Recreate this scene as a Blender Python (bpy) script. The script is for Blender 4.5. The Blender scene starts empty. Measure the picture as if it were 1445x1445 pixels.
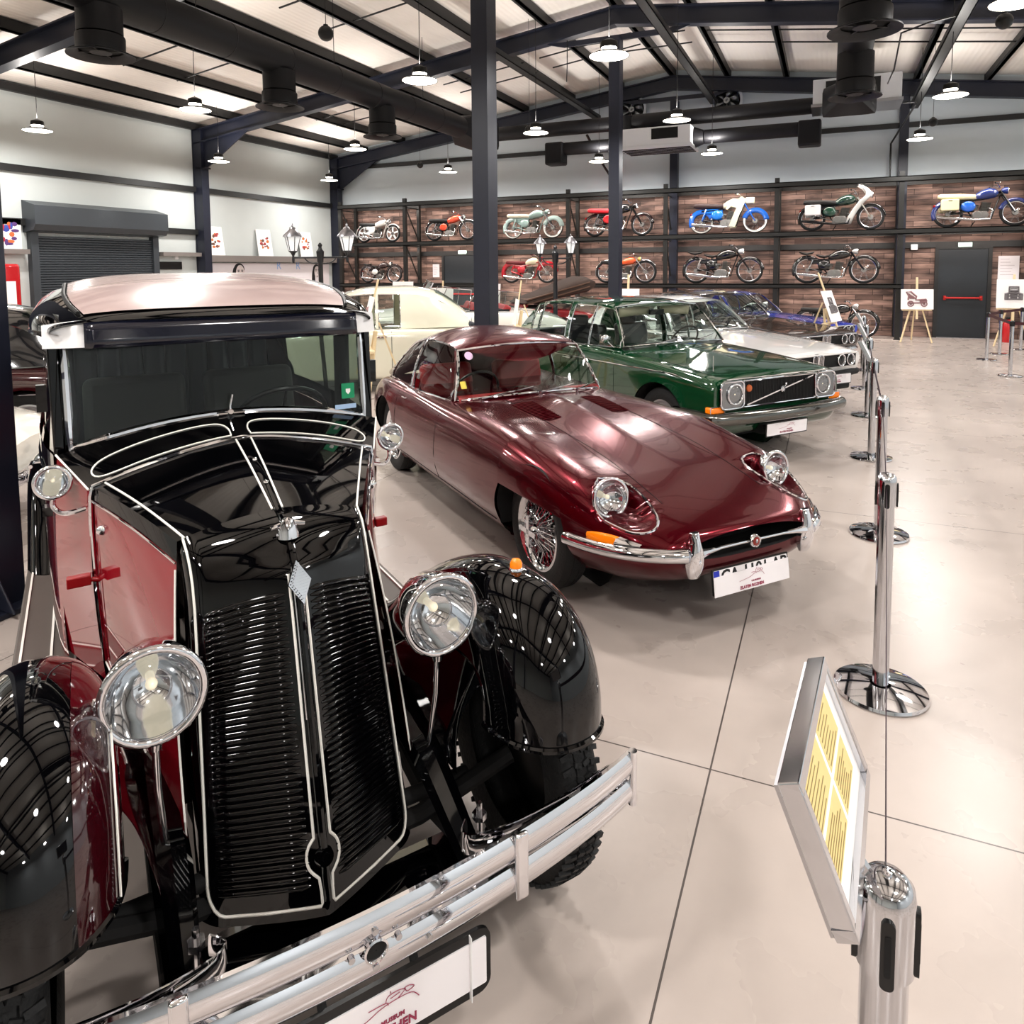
import bpy, bmesh, math, random
from math import sin, cos, pi, radians as R, sqrt, atan2, hypot
from mathutils import Vector, Matrix
random.seed(7)
COL = bpy.context.scene.collection

# ---------- materials ----------
def lin(h):
    h = h.lstrip('#')
    c = [int(h[i:i+2], 16)/255 for i in (0, 2, 4)]
    return tuple(x/12.92 if x <= .04045 else ((x+.055)/1.055)**2.4 for x in c) + (1,)

def mat(name, col, rough=.5, metal=0, coat=0, spec=.5, noise=0, nscale=8, emit=0, trans=0, ior=1.45, bump=0, bscale=60, sub=0):
    m = bpy.data.materials.new(name); m.use_nodes = True
    nt = m.node_tree; b = nt.nodes['Principled BSDF']
    c = lin(col) if isinstance(col, str) else col
    b.inputs['Base Color'].default_value = c
    b.inputs['Roughness'].default_value = rough
    b.inputs['Metallic'].default_value = metal
    b.inputs['Coat Weight'].default_value = coat
    b.inputs['Coat Roughness'].default_value = .03
    b.inputs['Specular IOR Level'].default_value = spec
    b.inputs['IOR'].default_value = ior
    b.inputs['Transmission Weight'].default_value = trans
    if emit:
        b.inputs['Emission Color'].default_value = c
        b.inputs['Emission Strength'].default_value = emit
    if noise or bump:
        tc = nt.nodes.new('ShaderNodeTexCoord')
    if noise:
        n = nt.nodes.new('ShaderNodeTexNoise'); n.inputs['Scale'].default_value = nscale; n.inputs['Detail'].default_value = 5
        nt.links.new(tc.outputs['Object'], n.inputs['Vector'])
        mx = nt.nodes.new('ShaderNodeMix'); mx.data_type = 'RGBA'
        mx.inputs[6].default_value = tuple(min(1, x*(1-noise)) for x in c[:3])+(1,)
        mx.inputs[7].default_value = tuple(min(1, x*(1+noise)) for x in c[:3])+(1,)
        nt.links.new(n.outputs['Fac'], mx.inputs[0]); nt.links.new(mx.outputs[2], b.inputs['Base Color'])
    if bump:
        n2 = nt.nodes.new('ShaderNodeTexNoise'); n2.inputs['Scale'].default_value = bscale
        nt.links.new(tc.outputs['Object'], n2.inputs['Vector'])
        bp = nt.nodes.new('ShaderNodeBump'); bp.inputs['Strength'].default_value = bump; bp.inputs['Distance'].default_value = .01
        nt.links.new(n2.outputs['Fac'], bp.inputs['Height']); nt.links.new(bp.outputs['Normal'], b.inputs['Normal'])
    return m

def glass_mat(name, tint='#ffffff', alpha=.12, rough=.0):
    # thin pane: mostly see-through, with a real mirror reflection that grows towards grazing angles
    m = bpy.data.materials.new(name); m.use_nodes = True
    nt = m.node_tree; nt.nodes.clear()
    out = nt.nodes.new('ShaderNodeOutputMaterial')
    tr = nt.nodes.new('ShaderNodeBsdfTransparent'); tr.inputs[0].default_value = lin(tint)
    gl = nt.nodes.new('ShaderNodeBsdfGlossy'); gl.inputs['Roughness'].default_value = rough
    fc = nt.nodes.new('ShaderNodeLayerWeight'); fr = nt.nodes.new('ShaderNodeMath'); fr.operation = 'POWER'; fr.inputs[1].default_value = 4.5
    nt.links.new(fc.outputs['Facing'], fr.inputs[0])
    ad = nt.nodes.new('ShaderNodeMath'); ad.operation = 'ADD'; ad.inputs[1].default_value = alpha; ad.use_clamp = True
    mx = nt.nodes.new('ShaderNodeMixShader')
    nt.links.new(fr.outputs[0], ad.inputs[0]); nt.links.new(ad.outputs[0], mx.inputs[0])
    nt.links.new(tr.outputs[0], mx.inputs[1]); nt.links.new(gl.outputs[0], mx.inputs[2]); nt.links.new(mx.outputs[0], out.inputs[0])
    return m

# ---------- mesh builder ----------
class MB:
    def __init__(s): s.v = []; s.f = []; s.mi = []; s.cur = 0
    def m(s, i): s.cur = i; return s
    def add(s, vs, fs, T=None):
        o = len(s.v)
        s.v += [tuple(T @ Vector(p)) if T else tuple(p) for p in vs]
        for f in fs: s.f.append([i+o for i in f]); s.mi.append(s.cur)
        return s
    def bx(s, x0, x1, y0, y1, z0, z1, T=None):
        v = [(x, y, z) for z in (z0, z1) for y in (y0, y1) for x in (x0, x1)]
        return s.add(v, [(0,2,3,1),(4,5,7,6),(0,1,5,4),(2,6,7,3),(0,4,6,2),(1,3,7,5)], T)
    def box(s, c, d, T=None):
        return s.bx(c[0]-d[0]/2, c[0]+d[0]/2, c[1]-d[1]/2, c[1]+d[1]/2, c[2]-d[2]/2, c[2]+d[2]/2, T)
    def beam(s, p0, p1, w, h, up=(0, 0, 1)):
        p0 = Vector(p0); p1 = Vector(p1); d = p1-p0; L = d.length; d.normalize()
        u = Vector(up)
        if abs(d.dot(u)) > .99: u = Vector((0, 1, 0))
        sx = d.cross(u).normalized(); u = sx.cross(d).normalized()
        T = Matrix((( sx.x, d.x, u.x, p0.x), (sx.y, d.y, u.y, p0.y), (sx.z, d.z, u.z, p0.z), (0,0,0,1)))
        return s.bx(-w/2, w/2, 0, L, -h/2, h/2, T)
    def loft(s, rings, closed=True, caps=(True, True)):
        n = len(rings[0]); vs = [p for r in rings for p in r]; fs = []
        for i in range(len(rings)-1):
            for j in range(n if closed else n-1):
                k = (j+1) % n
                fs.append((i*n+j, i*n+k, (i+1)*n+k, (i+1)*n+j))
        if closed and caps[0]: fs.append(tuple(reversed(range(n))))
        if closed and caps[1]: fs.append(tuple(range((len(rings)-1)*n, len(rings)*n)))
        return s.add(vs, fs)
    def tube(s, pts, r, n=8, closed=False, caps=True, flat=1.0, up=None):
        P = [Vector(p) for p in pts]; m = len(P)
        rr = r if isinstance(r, (list, tuple)) else [r]*m
        rings = []; nrm = None
        for i in range(m):
            a = P[(i-1) % m] if (closed or i > 0) else P[i]
            b = P[(i+1) % m] if (closed or i < m-1) else P[i]
            t = (b-a)
            if t.length < 1e-9: t = Vector((0, 0, 1))
            t.normalize()
            if up is not None: nrm = Vector(up)
            if nrm is None:
                nrm = Vector((0, 0, 1)) if abs(t.z) < .9 else Vector((1, 0, 0))
            nrm = (nrm - t*nrm.dot(t))
            if nrm.length < 1e-6: nrm = t.orthogonal()
            nrm.normalize(); bn = t.cross(nrm)
            rings.append([P[i] + (nrm*cos(2*pi*k/n)*flat + bn*sin(2*pi*k/n))*rr[i] for k in range(n)])
        if closed: rings.append(rings[0])
        return s.loft(rings, True, (caps and not closed, caps and not closed))
    def cyl(s, p0, p1, r, r2=None, n=20, caps=True):
        return s.tube([p0, p1], [r, r if r2 is None else r2], n, False, caps)
    def lathe(s, prof, n=32, T=None, a0=0, a1=2*pi):
        full = abs(a1-a0-2*pi) < 1e-6; k = n if full else n+1
        rings = [[(r*cos(a0+(a1-a0)*j/n), r*sin(a0+(a1-a0)*j/n), z) for j in range(k)] for r, z in prof]
        vs = [p for r in rings for p in r]; fs = []
        for i in range(len(prof)-1):
            for j in range(k if full else k-1):
                q = (j+1) % k
                fs.append((i*k+j, i*k+q, (i+1)*k+q, (i+1)*k+j))
        return s.add(vs, fs, T)
    def sph(s, c, r, n=16, T=None):
        if not isinstance(r, (tuple, list)): r = (r, r, r)
        m = max(4, n//2)
        M = Matrix.Translation(c) @ Matrix.Diagonal((r[0], r[1], r[2], 1))
        if T: M = T @ M
        return s.lathe([(max(1e-4, sin(pi*i/m)), -cos(pi*i/m)) for i in range(m+1)], n, M)
    def grid(s, fn, nu, nv):
        vs = [fn(i/nu, j/nv) for i in range(nu+1) for j in range(nv+1)]
        fs = [(i*(nv+1)+j, (i+1)*(nv+1)+j, (i+1)*(nv+1)+j+1, i*(nv+1)+j+1) for i in range(nu) for j in range(nv)]
        return s.add(vs, fs)
    def prism(s, poly, h, T=None, z0=0):
        n = len(poly)
        v = [(x, y, z0) for x, y in poly]+[(x, y, z0+h) for x, y in poly]
        f = [tuple(reversed(range(n))), tuple(range(n, 2*n))]+[(i, (i+1) % n, n+(i+1) % n, n+i) for i in range(n)]
        return s.add(v, f, T)
    def quad(s, a, b, c, d): return s.add([a, b, c, d], [(0, 1, 2, 3)])
    def build(s, name, mats, parent=None, smooth=40, bev=0, bseg=2, weld=True, sub=0, solid=0):
        me = bpy.data.meshes.new(name); me.from_pydata([tuple(p) for p in s.v], [], s.f)
        if not isinstance(mats, (list, tuple)): mats = [mats]
        for m in mats: me.materials.append(m)
        me.polygons.foreach_set('material_index', s.mi)
        bm = bmesh.new(); bm.from_mesh(me)
        if weld: bmesh.ops.remove_doubles(bm, verts=bm.verts, dist=1e-5)
        bmesh.ops.recalc_face_normals(bm, faces=bm.faces)
        bm.to_mesh(me); bm.free()
        o = bpy.data.objects.new(name, me); COL.objects.link(o)
        if smooth:
            me.polygons.foreach_set('use_smooth', [True]*len(me.polygons))
            me.set_sharp_from_angle(angle=R(smooth))
        if solid:
            md = o.modifiers.new('s', 'SOLIDIFY'); md.thickness = solid; md.offset = -1
        if sub:
            md = o.modifiers.new('u', 'SUBSURF'); md.levels = sub; md.render_levels = sub
        if bev:
            md = o.modifiers.new('b', 'BEVEL'); md.width = bev; md.segments = bseg; md.limit_method = 'ANGLE'; md.angle_limit = R(35); md.harden_normals = False
        if parent: o.parent = parent
        return o

def tag(o, label, cat, group=None, kind=None):
    o['label'] = label; o['category'] = cat
    if group: o['group'] = group
    if kind: o['kind'] = kind
    return o
def thing(name, label, cat, loc=(0, 0, 0), rz=0, group=None):
    o = bpy.data.objects.new(name, None); COL.objects.link(o)
    o.empty_display_size = .2; o.location = loc; o.rotation_euler = (0, 0, rz)
    return tag(o, label, cat, group)
def struct(o): o['kind'] = 'structure'; return o
def dup(root, loc=None, rz=None, label=None, group=None):
    kids = {}
    for c in bpy.data.objects:
        if c.parent: kids.setdefault(c.parent, []).append(c)
    def rec(o, par):
        c = o.copy(); COL.objects.link(c)
        if par: c.parent = par
        for k in kids.get(o, []): rec(k, c)
        return c
    r = rec(root, None)
    if loc is not None: r.location = loc
    if rz is not None: r.rotation_euler = (0, 0, rz)
    if label: r['label'] = label
    if group: r['group'] = group
    return r
def text_obj(name, s, size, mat_, parent=None, loc=(0, 0, 0), rot=(0, 0, 0), align='CENTER', depth=.0006, sx=1, bold=0, shear=0):
    cu = bpy.data.curves.new(name, 'FONT'); cu.body = s; cu.size = size; cu.align_x = align; cu.align_y = 'CENTER'
    cu.extrude = depth; cu.offset = bold; cu.shear = shear; cu.resolution_u = 3
    o = bpy.data.objects.new(name, cu); COL.objects.link(o)
    dg = bpy.context.evaluated_depsgraph_get()
    me = bpy.data.meshes.new_from_object(o.evaluated_get(dg))
    bpy.data.objects.remove(o); bpy.data.curves.remove(cu)
    me.materials.clear(); me.materials.append(mat_)
    o = bpy.data.objects.new(name, me); COL.objects.link(o)
    o.location = loc; o.rotation_euler = rot; o.scale = (sx, 1, 1)
    if parent: o.parent = parent
    return o

def catmull(pts, n):
    """n samples per segment through pts (tuples of any length)"""
    P = [tuple(p) for p in pts]; out = []
    for i in range(len(P)-1):
        p0 = P[max(0, i-1)]; p1 = P[i]; p2 = P[i+1]; p3 = P[min(len(P)-1, i+2)]
        for k in range(n):
            t = k/n
            out.append(tuple(.5*((2*b)+(-a+c)*t+(2*a-5*b+4*c-d)*t*t+(-a+3*b-3*c+d)*t**3) for a, b, c, d in zip(p0, p1, p2, p3)))
    out.append(P[-1]); return out
def interp(tab, x):
    """monotone cubic through a table [(x, a, b, ..)]"""
    n = len(tab)
    if x <= tab[0][0]: return tab[0][1:]
    if x >= tab[-1][0]: return tab[-1][1:]
    i = 0
    while tab[i+1][0] < x: i += 1
    x0, x1 = tab[i][0], tab[i+1][0]; h = x1-x0; t = (x-x0)/h; out = []
    for k in range(1, len(tab[0])):
        d = (tab[i+1][k]-tab[i][k])/h
        dm = (tab[i][k]-tab[i-1][k])/(tab[i][0]-tab[i-1][0]) if i > 0 else d
        dp = (tab[i+2][k]-tab[i+1][k])/(tab[i+2][0]-tab[i+1][0]) if i < n-2 else d
        m0 = 0 if dm*d <= 0 else 2*dm*d/(dm+d)
        m1 = 0 if dp*d <= 0 else 2*dp*d/(dp+d)
        if i == 0: m0 = d
        if i == n-2: m1 = d
        out.append((2*t**3-3*t*t+1)*tab[i][k]+(t**3-2*t*t+t)*h*m0+(-2*t**3+3*t*t)*tab[i+1][k]+(t**3-t*t)*h*m1)
    return tuple(out)
def axis_T(p, d, up=(0, 0, 1)):
    """matrix whose z axis points along d, origin p, y axis as near 'up' as it goes"""
    z = Vector(d).normalized(); u = Vector(up)
    if abs(z.dot(u)) > .99: u = Vector((1, 0, 0))
    x = u.cross(z).normalized(); y = z.cross(x)
    return Matrix(((x.x, y.x, z.x, p[0]), (x.y, y.y, z.y, p[1]), (x.z, y.z, z.z, p[2]), (0, 0, 0, 1)))
def rrect(w, h, r, n=5):
    out = []
    for cx, cy, a in ((w/2-r, h/2-r, 0), (-w/2+r, h/2-r, 90), (-w/2+r, -h/2+r, 180), (w/2-r, -h/2+r, 270)):
        out += [(cx+r*cos(R(a+90*k/n)), cy+r*sin(R(a+90*k/n))) for k in range(n+1)]
    return out

# shared materials
BLACKPAINT = mat('black_paint', '#020203', .04, coat=.8, spec=.08)
DARKSTEEL = mat('dark_steel', '#1b1e2b', .42, spec=.45, noise=.15)
DARKGREY = mat('dark_grey_steel', '#1c1c1c', .5, noise=.15)
DUCT = mat('duct_metal', '#17171a', .5, metal=0, spec=.35, bump=.08, bscale=25)
CHROME = mat('chrome', '#e6e6ea', .035, metal=1)
CHROME2 = mat('polished_steel', '#cfd0d4', .09, metal=1)
ALU = mat('aluminium', '#b9b9bd', .28, metal=1)
RUBBER = mat('tyre_rubber', '#0d0d0e', .7, bump=.3, bscale=90)
BLACKPL = mat('black_plastic', '#0a0a0b', .35)
MATTEBLACK = mat('matte_black', '#060607', .8)
WHITEPL = mat('white_plastic', '#f2f2f2', .4)
PAPER = mat('white_paper', '#f7f4f3', .7)
GLASS = glass_mat('window_glass', '#e8efec', .03)
GLASSD = glass_mat('tinted_glass', '#9fb0a8', .05)
LENS = glass_mat('lamp_lens', '#ffffff', .06)
AMBER = mat('amber_lens', '#f07a08', .12, coat=.5, emit=.25)
REDLENS = mat('red_lens', '#8a0508', .15, coat=.5)
WOOD = mat('pale_pine', '#e3cda4', .55, noise=.12, nscale=14)
TEXTRED = mat('crimson_ink', '#96304e', .6)
TEXTBLK = mat('black_ink', '#121214', .6)
PLATEWHITE = mat('plate_white', '#f4f1f4', .35)
# ================= THE HALL =================
XL, XR, YB, YF = -15.57, 7.51, 20.35, -10.0
RIDGE = -4.03
def rafter_top(x): return 5.49+.129*((x-XL) if x < RIDGE else (2*RIDGE-x-XL))
def floor_mat():
    m = bpy.data.materials.new('polished_concrete'); m.use_nodes = True
    nt = m.node_tree; b = nt.nodes['Principled BSDF']; N = nt.nodes.new; L = nt.links.new
    tc = N('ShaderNodeTexCoord')
    n1 = N('ShaderNodeTexNoise'); n1.inputs['Scale'].default_value = .6; n1.inputs['Detail'].default_value = 3; n1.inputs['Distortion'].default_value = .2
    n2 = N('ShaderNodeTexNoise'); n2.inputs['Scale'].default_value = 3.2; n2.inputs['Detail'].default_value = 4
    L(tc.outputs['Object'], n1.inputs['Vector']); L(tc.outputs['Object'], n2.inputs['Vector'])
    cr = N('ShaderNodeValToRGB'); cr.color_ramp.elements[0].position = .15; cr.color_ramp.elements[1].position = .85
    cr.color_ramp.elements[0].color = lin('#8d827c'); cr.color_ramp.elements[1].color = lin('#c6bab2')
    mx = N('ShaderNodeMix'); mx.data_type = 'FLOAT'; mx.inputs[0].default_value = .22
    L(n1.outputs['Fac'], mx.inputs[2]); L(n2.outputs['Fac'], mx.inputs[3]); L(mx.outputs[0], cr.inputs[0])
    sp = N('ShaderNodeSeparateXYZ'); L(tc.outputs['Object'], sp.inputs[0])
    def joint(sock, off, period):
        a = N('ShaderNodeMath'); a.operation = 'SUBTRACT'; a.inputs[1].default_value = off; L(sock, a.inputs[0])
        w = N('ShaderNodeMath'); w.operation = 'WRAP'; w.inputs[1].default_value = -period/2; w.inputs[2].default_value = period/2; L(a.outputs[0], w.inputs[0])
        ab = N('ShaderNodeMath'); ab.operation = 'ABSOLUTE'; L(w.outputs[0], ab.inputs[0])
        lt = N('ShaderNodeMath'); lt.operation = 'LESS_THAN'; lt.inputs[1].default_value = .0032; L(ab.outputs[0], lt.inputs[0])
        return lt.outputs[0]
    jx = joint(sp.outputs[0], -.345, 3.1); jy = joint(sp.outputs[1], 2.49, 3.09)
    mxj = N('ShaderNodeMath'); mxj.operation = 'MAXIMUM'; L(jx, mxj.inputs[0]); L(jy, mxj.inputs[1])
    mj = N('ShaderNodeMix'); mj.data_type = 'RGBA'; mj.inputs[7].default_value = lin('#4a4340')
    L(mxj.outputs[0], mj.inputs[0]); L(cr.outputs[0], mj.inputs[6]); L(mj.outputs[2], b.inputs['Base Color'])
    rr = N('ShaderNodeMapRange'); rr.inputs[3].default_value = .24; rr.inputs[4].default_value = .32
    L(n2.outputs['Fac'], rr.inputs[0]); L(rr.outputs[0], b.inputs['Roughness'])
    b.inputs['Specular IOR Level'].default_value = .32
    return m
FLOOR = floor_mat()
def brick_mat():
    m = bpy.data.materials.new('reclaimed_wood_cladding'); m.use_nodes = True
    nt = m.node_tree; b = nt.nodes['Principled BSDF']; N = nt.nodes.new; L = nt.links.new
    tc = N('ShaderNodeTexCoord'); sp = N('ShaderNodeSeparateXYZ'); cb = N('ShaderNodeCombineXYZ')
    L(tc.outputs['Object'], sp.inputs[0]); L(sp.outputs[0], cb.inputs[0]); L(sp.outputs[2], cb.inputs[1])
    br = N('ShaderNodeTexBrick'); br.inputs['Scale'].default_value = 1; br.inputs['Brick Width'].default_value = .62; br.inputs['Row Height'].default_value = .13
    br.inputs['Mortar Size'].default_value = .006; br.inputs['Bias'].default_value = -.1; br.offset = .37
    br.inputs['Color1'].default_value = lin('#b39a90'); br.inputs['Color2'].default_value = lin('#584641'); br.inputs['Mortar'].default_value = lin('#3a2a27')
    L(cb.outputs[0], br.inputs['Vector'])
    n = N('ShaderNodeTexNoise'); n.inputs['Scale'].default_value = 2.2; n.inputs['Detail'].default_value = 7
    mp = N('ShaderNodeMapping'); mp.inputs['Scale'].default_value = (.8, 1, 4); L(tc.outputs['Object'], mp.inputs[0]); L(mp.outputs[0], n.inputs['Vector'])
    cr = N('ShaderNodeValToRGB'); cr.color_ramp.elements[0].position = .32; cr.color_ramp.elements[1].position = .68
    cr.color_ramp.elements[0].color = lin('#564844'); cr.color_ramp.elements[1].color = lin('#fff0e8')
    L(n.outputs['Fac'], cr.inputs[0])
    mx = N('ShaderNodeMix'); mx.data_type = 'RGBA'; mx.blend_type = 'MULTIPLY'; mx.inputs[0].default_value = .9
    L(br.outputs['Color'], mx.inputs[6]); L(cr.outputs[0], mx.inputs[7]); L(mx.outputs[2], b.inputs['Base Color'])
    b.inputs['Roughness'].default_value = .75
    return m
CLAD = brick_mat()
WALLWHITE = mat('white_wall_panel', '#c6d0d6', .6, noise=.03, nscale=3)
WALLCREAM = mat('cream_wall_panel', '#c9cfcd', .6, noise=.03, nscale=3)
def ceil_mat():
    m = bpy.data.materials.new('corrugated_deck'); m.use_nodes = True
    nt = m.node_tree; b = nt.nodes['Principled BSDF']; N = nt.nodes.new; L = nt.links.new
    tc = N('ShaderNodeTexCoord'); w = N('ShaderNodeTexWave'); w.bands_direction = 'X'; w.inputs['Scale'].default_value = 3.0; w.inputs['Distortion'].default_value = .3
    L(tc.outputs['Object'], w.inputs['Vector'])
    n = N('ShaderNodeTexNoise'); n.inputs['Scale'].default_value = 1.2; L(tc.outputs['Object'], n.inputs['Vector'])
    mx = N('ShaderNodeMix'); mx.data_type = 'RGBA'; mx.inputs[6].default_value = lin('#ebe3da'); mx.inputs[7].default_value = lin('#f8f2ea')
    L(n.outputs['Fac'], mx.inputs[0]); L(mx.outputs[2], b.inputs['Base Color'])
    bp = N('ShaderNodeBump'); bp.inputs['Strength'].default_value = .25; bp.inputs['Distance'].default_value = .02
    L(w.outputs['Fac'], bp.inputs['Height']); L(bp.outputs['Normal'], b.inputs['Normal'])
    b.inputs['Roughness'].default_value = .55
    return m
CEIL = ceil_mat()

f = MB(); f.bx(XL-.3, XR+.3, YF-.5, YB+.3, -.2, 0); struct(f.build('floor', FLOOR, smooth=0))
# ceiling: two sloping decks
c = MB()
for x0, x1 in ((XL-.2, RIDGE), (RIDGE, XR+.2)):
    z0, z1 = rafter_top(x0)+.21, rafter_top(x1)+.21
    c.add([(x0, YF-.2, z0), (x1, YF-.2, z1), (x1, YB+.2, z1), (x0, YB+.2, z0), (x0, YF-.2, z0+.1), (x1, YF-.2, z1+.1), (x1, YB+.2, z1+.1), (x0, YB+.2, z0+.1)],
          [(0, 1, 2, 3), (7, 6, 5, 4), (0, 4, 5, 1), (1, 5, 6, 2), (2, 6, 7, 3), (3, 7, 4, 0)])
struct(c.build('ceiling', CEIL, smooth=0))
# back wall: white above, cladding below
w = MB(); w.bx(XL-.2, XR+.2, YB, YB+.2, 0, 7.4)
struct(w.build('wall_back', WALLWHITE, smooth=0))
w = MB(); w.bx(XL, XR, YB-.03, YB-.002, 0, 3.92); struct(w.build('wall_back_cladding', CLAD, smooth=0))
w = MB(); w.bx(XR, XR+.2, YF, YB, 0, 5.95); struct(w.build('wall_right', WALLWHITE, smooth=0))
w = MB(); w.bx(XL-.2, XR+.2, YF-.2, YF, 0, 7.4); struct(w.build('wall_front', WALLCREAM, smooth=0))
w = MB(); w.bx(XL-.2, XL, YF, YB, 0, 5.95); struct(w.build('wall_left', WALLCREAM, smooth=0))
# wall rails
t = MB(); t.bx(XL, XL+.1, YF, YB, 3.87, 4.01); struct(t.build('trim_1', DARKGREY, smooth=0))
t = MB(); t.bx(XL, XL+.12, YF, YB, 5.50, 5.66); struct(t.build('trim_2', DARKGREY, smooth=0))
t = MB(); t.bx(XL+.05, XL+.3, YF, YB, 5.84, 6.02); struct(t.build('trim_3', DARKGREY, smooth=0))
t = MB(); t.bx(XL, XL+.22, 14.5, YB, 2.02, 2.2); t.bx(XL, XL+.22, YF, 9.75, 2.16, 2.26); t.bx(XL, XL+.22, 13.05, 14.26, 2.16, 2.26); struct(t.build('trim_4', mat('shelf_grey', '#77706c', .5), smooth=0))
t = MB(); t.bx(XL, XL+.12, YF, 9.75, 2.76, 2.9); t.bx(XL, XL+.12, 13.05, 14.26, 2.74, 2.88); struct(t.build('trim_5', DARKGREY, smooth=0))
t = MB(); t.bx(XL, XR, YB-.12, YB-.03, 5.14, 5.26, None); struct(t.build('trim_6', DARKGREY, smooth=0))
t = MB(); t.bx(XL, XR, YB-.1, YB-.03, 2.2, 2.34, None); struct(t.build('trim_7', DARKGREY, smooth=0))
# steel frames
def h_col(mb, x, y, w, d, z1):
    mb.bx(x-w/2, x+w/2, y-d/2, y-d/2+.02, 0, z1); mb.bx(x-w/2, x+w/2, y+d/2-.02, y+d/2, 0, z1); mb.bx(x-.01, x+.01, y-d/2+.02, y+d/2-.02, 0, z1)
k = 0
for y in (-9.6, -3.7, 2.22, 8.30, 14.38, 20.12):
    k += 1
    r = MB()
    for x0, x1 in ((XL+.05, RIDGE), (RIDGE, XR)):
        a, b_ = rafter_top(x0), rafter_top(x1)
        for (q0, q1, hw) in ((0, .03, .11), (.03, .34, .02), (.34, .37, .11)):
            r.add([(x0, y-hw, a-q1), (x1, y-hw, b_-q1), (x1, y+hw, b_-q1), (x0, y+hw, a-q1), (x0, y-hw, a-q0), (x1, y-hw, b_-q0), (x1, y+hw, b_-q0), (x0, y+hw, a-q0)],
                  [(0, 1, 2, 3), (7, 6, 5, 4), (0, 4, 5, 1), (1, 5, 6, 2), (2, 6, 7, 3), (3, 7, 4, 0)])
    # haunches at ridge and eaves
    zt = rafter_top(RIDGE)
    T = Matrix(((1, 0, 0, 0), (0, 0, -1, y+.02), (0, 1, 0, 0), (0, 0, 0, 1)))
    r.prism([(RIDGE-1.5, rafter_top(RIDGE-1.5)-.36), (RIDGE-1.1, zt-.66), (RIDGE+1.1, zt-.66), (RIDGE+1.5, rafter_top(RIDGE-1.5)-.36)], .04, T)
    r.prism([(XL+.1, rafter_top(XL)-.3), (XL+.1, 4.49), (XL+.42, 4.49), (XL+1.9, rafter_top(XL+1.9)-.36)], .04, T)
    r.bx(XL+.1, XL+.42, y-.11, y+.11, 4.47, 4.51)
    struct(r.build('beam_rafter', DARKSTEEL, smooth=0))
    p = MB(); p.bx(XL+.02, XL+.32, y-.11, y-.09, 0, 5.5); p.bx(XL+.02, XL+.32, y+.09, y+.11, 0, 5.5); p.bx(XL+.3, XL+.33, y-.12, y+.12, 0, 5.5); p.bx(XL+.02, XL+.05, y-.12, y+.12, 0, 5.5)
    struct(p.build('column_wall', DARKSTEEL, smooth=0))
    if y < 20:
        p = MB(); p.bx(RIDGE-.11, RIDGE+.11, y-.14, y+.14, .02, rafter_top(RIDGE)-.6, None)
        p.bx(RIDGE-.2, RIDGE+.2, y-.22, y+.22, 0, .03)
        for sx in (-1, 1): p.prism([(-.14, .03), (.2*1, .03), (.0, .3), (-.14, .3)], .015, Matrix.Translation((RIDGE+sx*.06, y, 0)) @ Matrix.Rotation(pi/2, 4, 'X') @ Matrix.Rotation(0, 4, 'Z'))
        struct(p.build('column_steel', DARKSTEEL, smooth=0, bev=.006))
p = MB(); p.bx(RIDGE-.06, RIDGE+.15, YB-.3, YB-.08, 0, 6.3); struct(p.build('column_end', DARKSTEEL, smooth=0))
p = MB(); p.bx(1.48, 1.68, YB-.3, YB-.08, 0, 5.9); struct(p.build('column_end', DARKSTEEL, smooth=0))
# purlins
i = -8
while RIDGE+1.46*i < XR:
    x = RIDGE+1.46*i
    if x > XL+.3:
        p = MB(); z = rafter_top(x)
        p.bx(x-.04, x+.04, YF, YB, z, z+.2); p.bx(x-.09, x+.04, YF, YB, z, z+.015)
        struct(p.build('beam_purlin', DARKGREY, smooth=0))
    i += 1
# cable trays running down the hall under the rafters
for x, z in ((-6.1, 6.0), (-2.9, 6.12), (1.75, 5.56)):
    p = MB(); p.bx(x-.09, x+.09, YF, 19.9, z-.05, z-.035); p.bx(x-.09, x-.075, YF, 19.9, z-.05, z+.06); p.bx(x+.075, x+.09, YF, 19.9, z-.05, z+.06)
    tag(p.build('cable_tray', DARKGREY, smooth=0), {-6.1: 'dark steel cable tray under the roof, left of the ridge', -2.9: 'dark steel cable tray under the roof just right of the tall columns', 1.75: 'dark steel cable tray under the roof near the right edge'}[x], 'cable tray', 'cable trays under the roof')
# bracing rods under the deck
p = MB()
for y in (10.3, 11.6, 16.2, 17.1):
    for x in (-13, -9, -6.4, -5.2, -2.6, -.5, 1.2):
        z = rafter_top(x)+.06
        p.tube([(x, y, z), (x+2.2, y, rafter_top(x+2.2)+.06)], .018, 5)
struct(p.build('beam_bracing_rods', DARKGREY))

# roller shutter in the left wall
sh = thing('roller_shutter', 'closed dark grey roller shutter with box housing in the left wall', 'roller shutter', (XL, 11.41, 0))
SHUT = mat('shutter_grey', '#3d4247', .38, metal=.1)
m_ = MB(); n = 46
prof = []
for i in range(n):
    z = .02+i*.055
    prof += [(.06, z), (.085, z+.012), (.085, z+.04), (.06, z+.052)]
m_.grid(lambda a, b: (prof[int(round(a*(len(prof)-1)))][0], -1.42+2.84*b, prof[int(round(a*(len(prof)-1)))][1]), len(prof)-1, 1)
m_.build('curtain', SHUT, sh, smooth=0)
m_ = MB(); m_.prism([(0.0, 2.62), (.34, 2.66), (.42, 2.78), (.42, 3.18), (0, 3.3)], 3.3, Matrix(((1, 0, 0, 0), (0, 0, 1, -1.65), (0, 1, 0, 0), (0, 0, 0, 1)))); m_.build('housing', SHUT, sh, smooth=0)
for s_ in (-1, 1):
    m_ = MB(); m_.bx(0.0, .14, s_*1.5-.08, s_*1.5+.08, 0, 2.65); m_.build('guide_rail', SHUT, sh, smooth=0)

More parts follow.
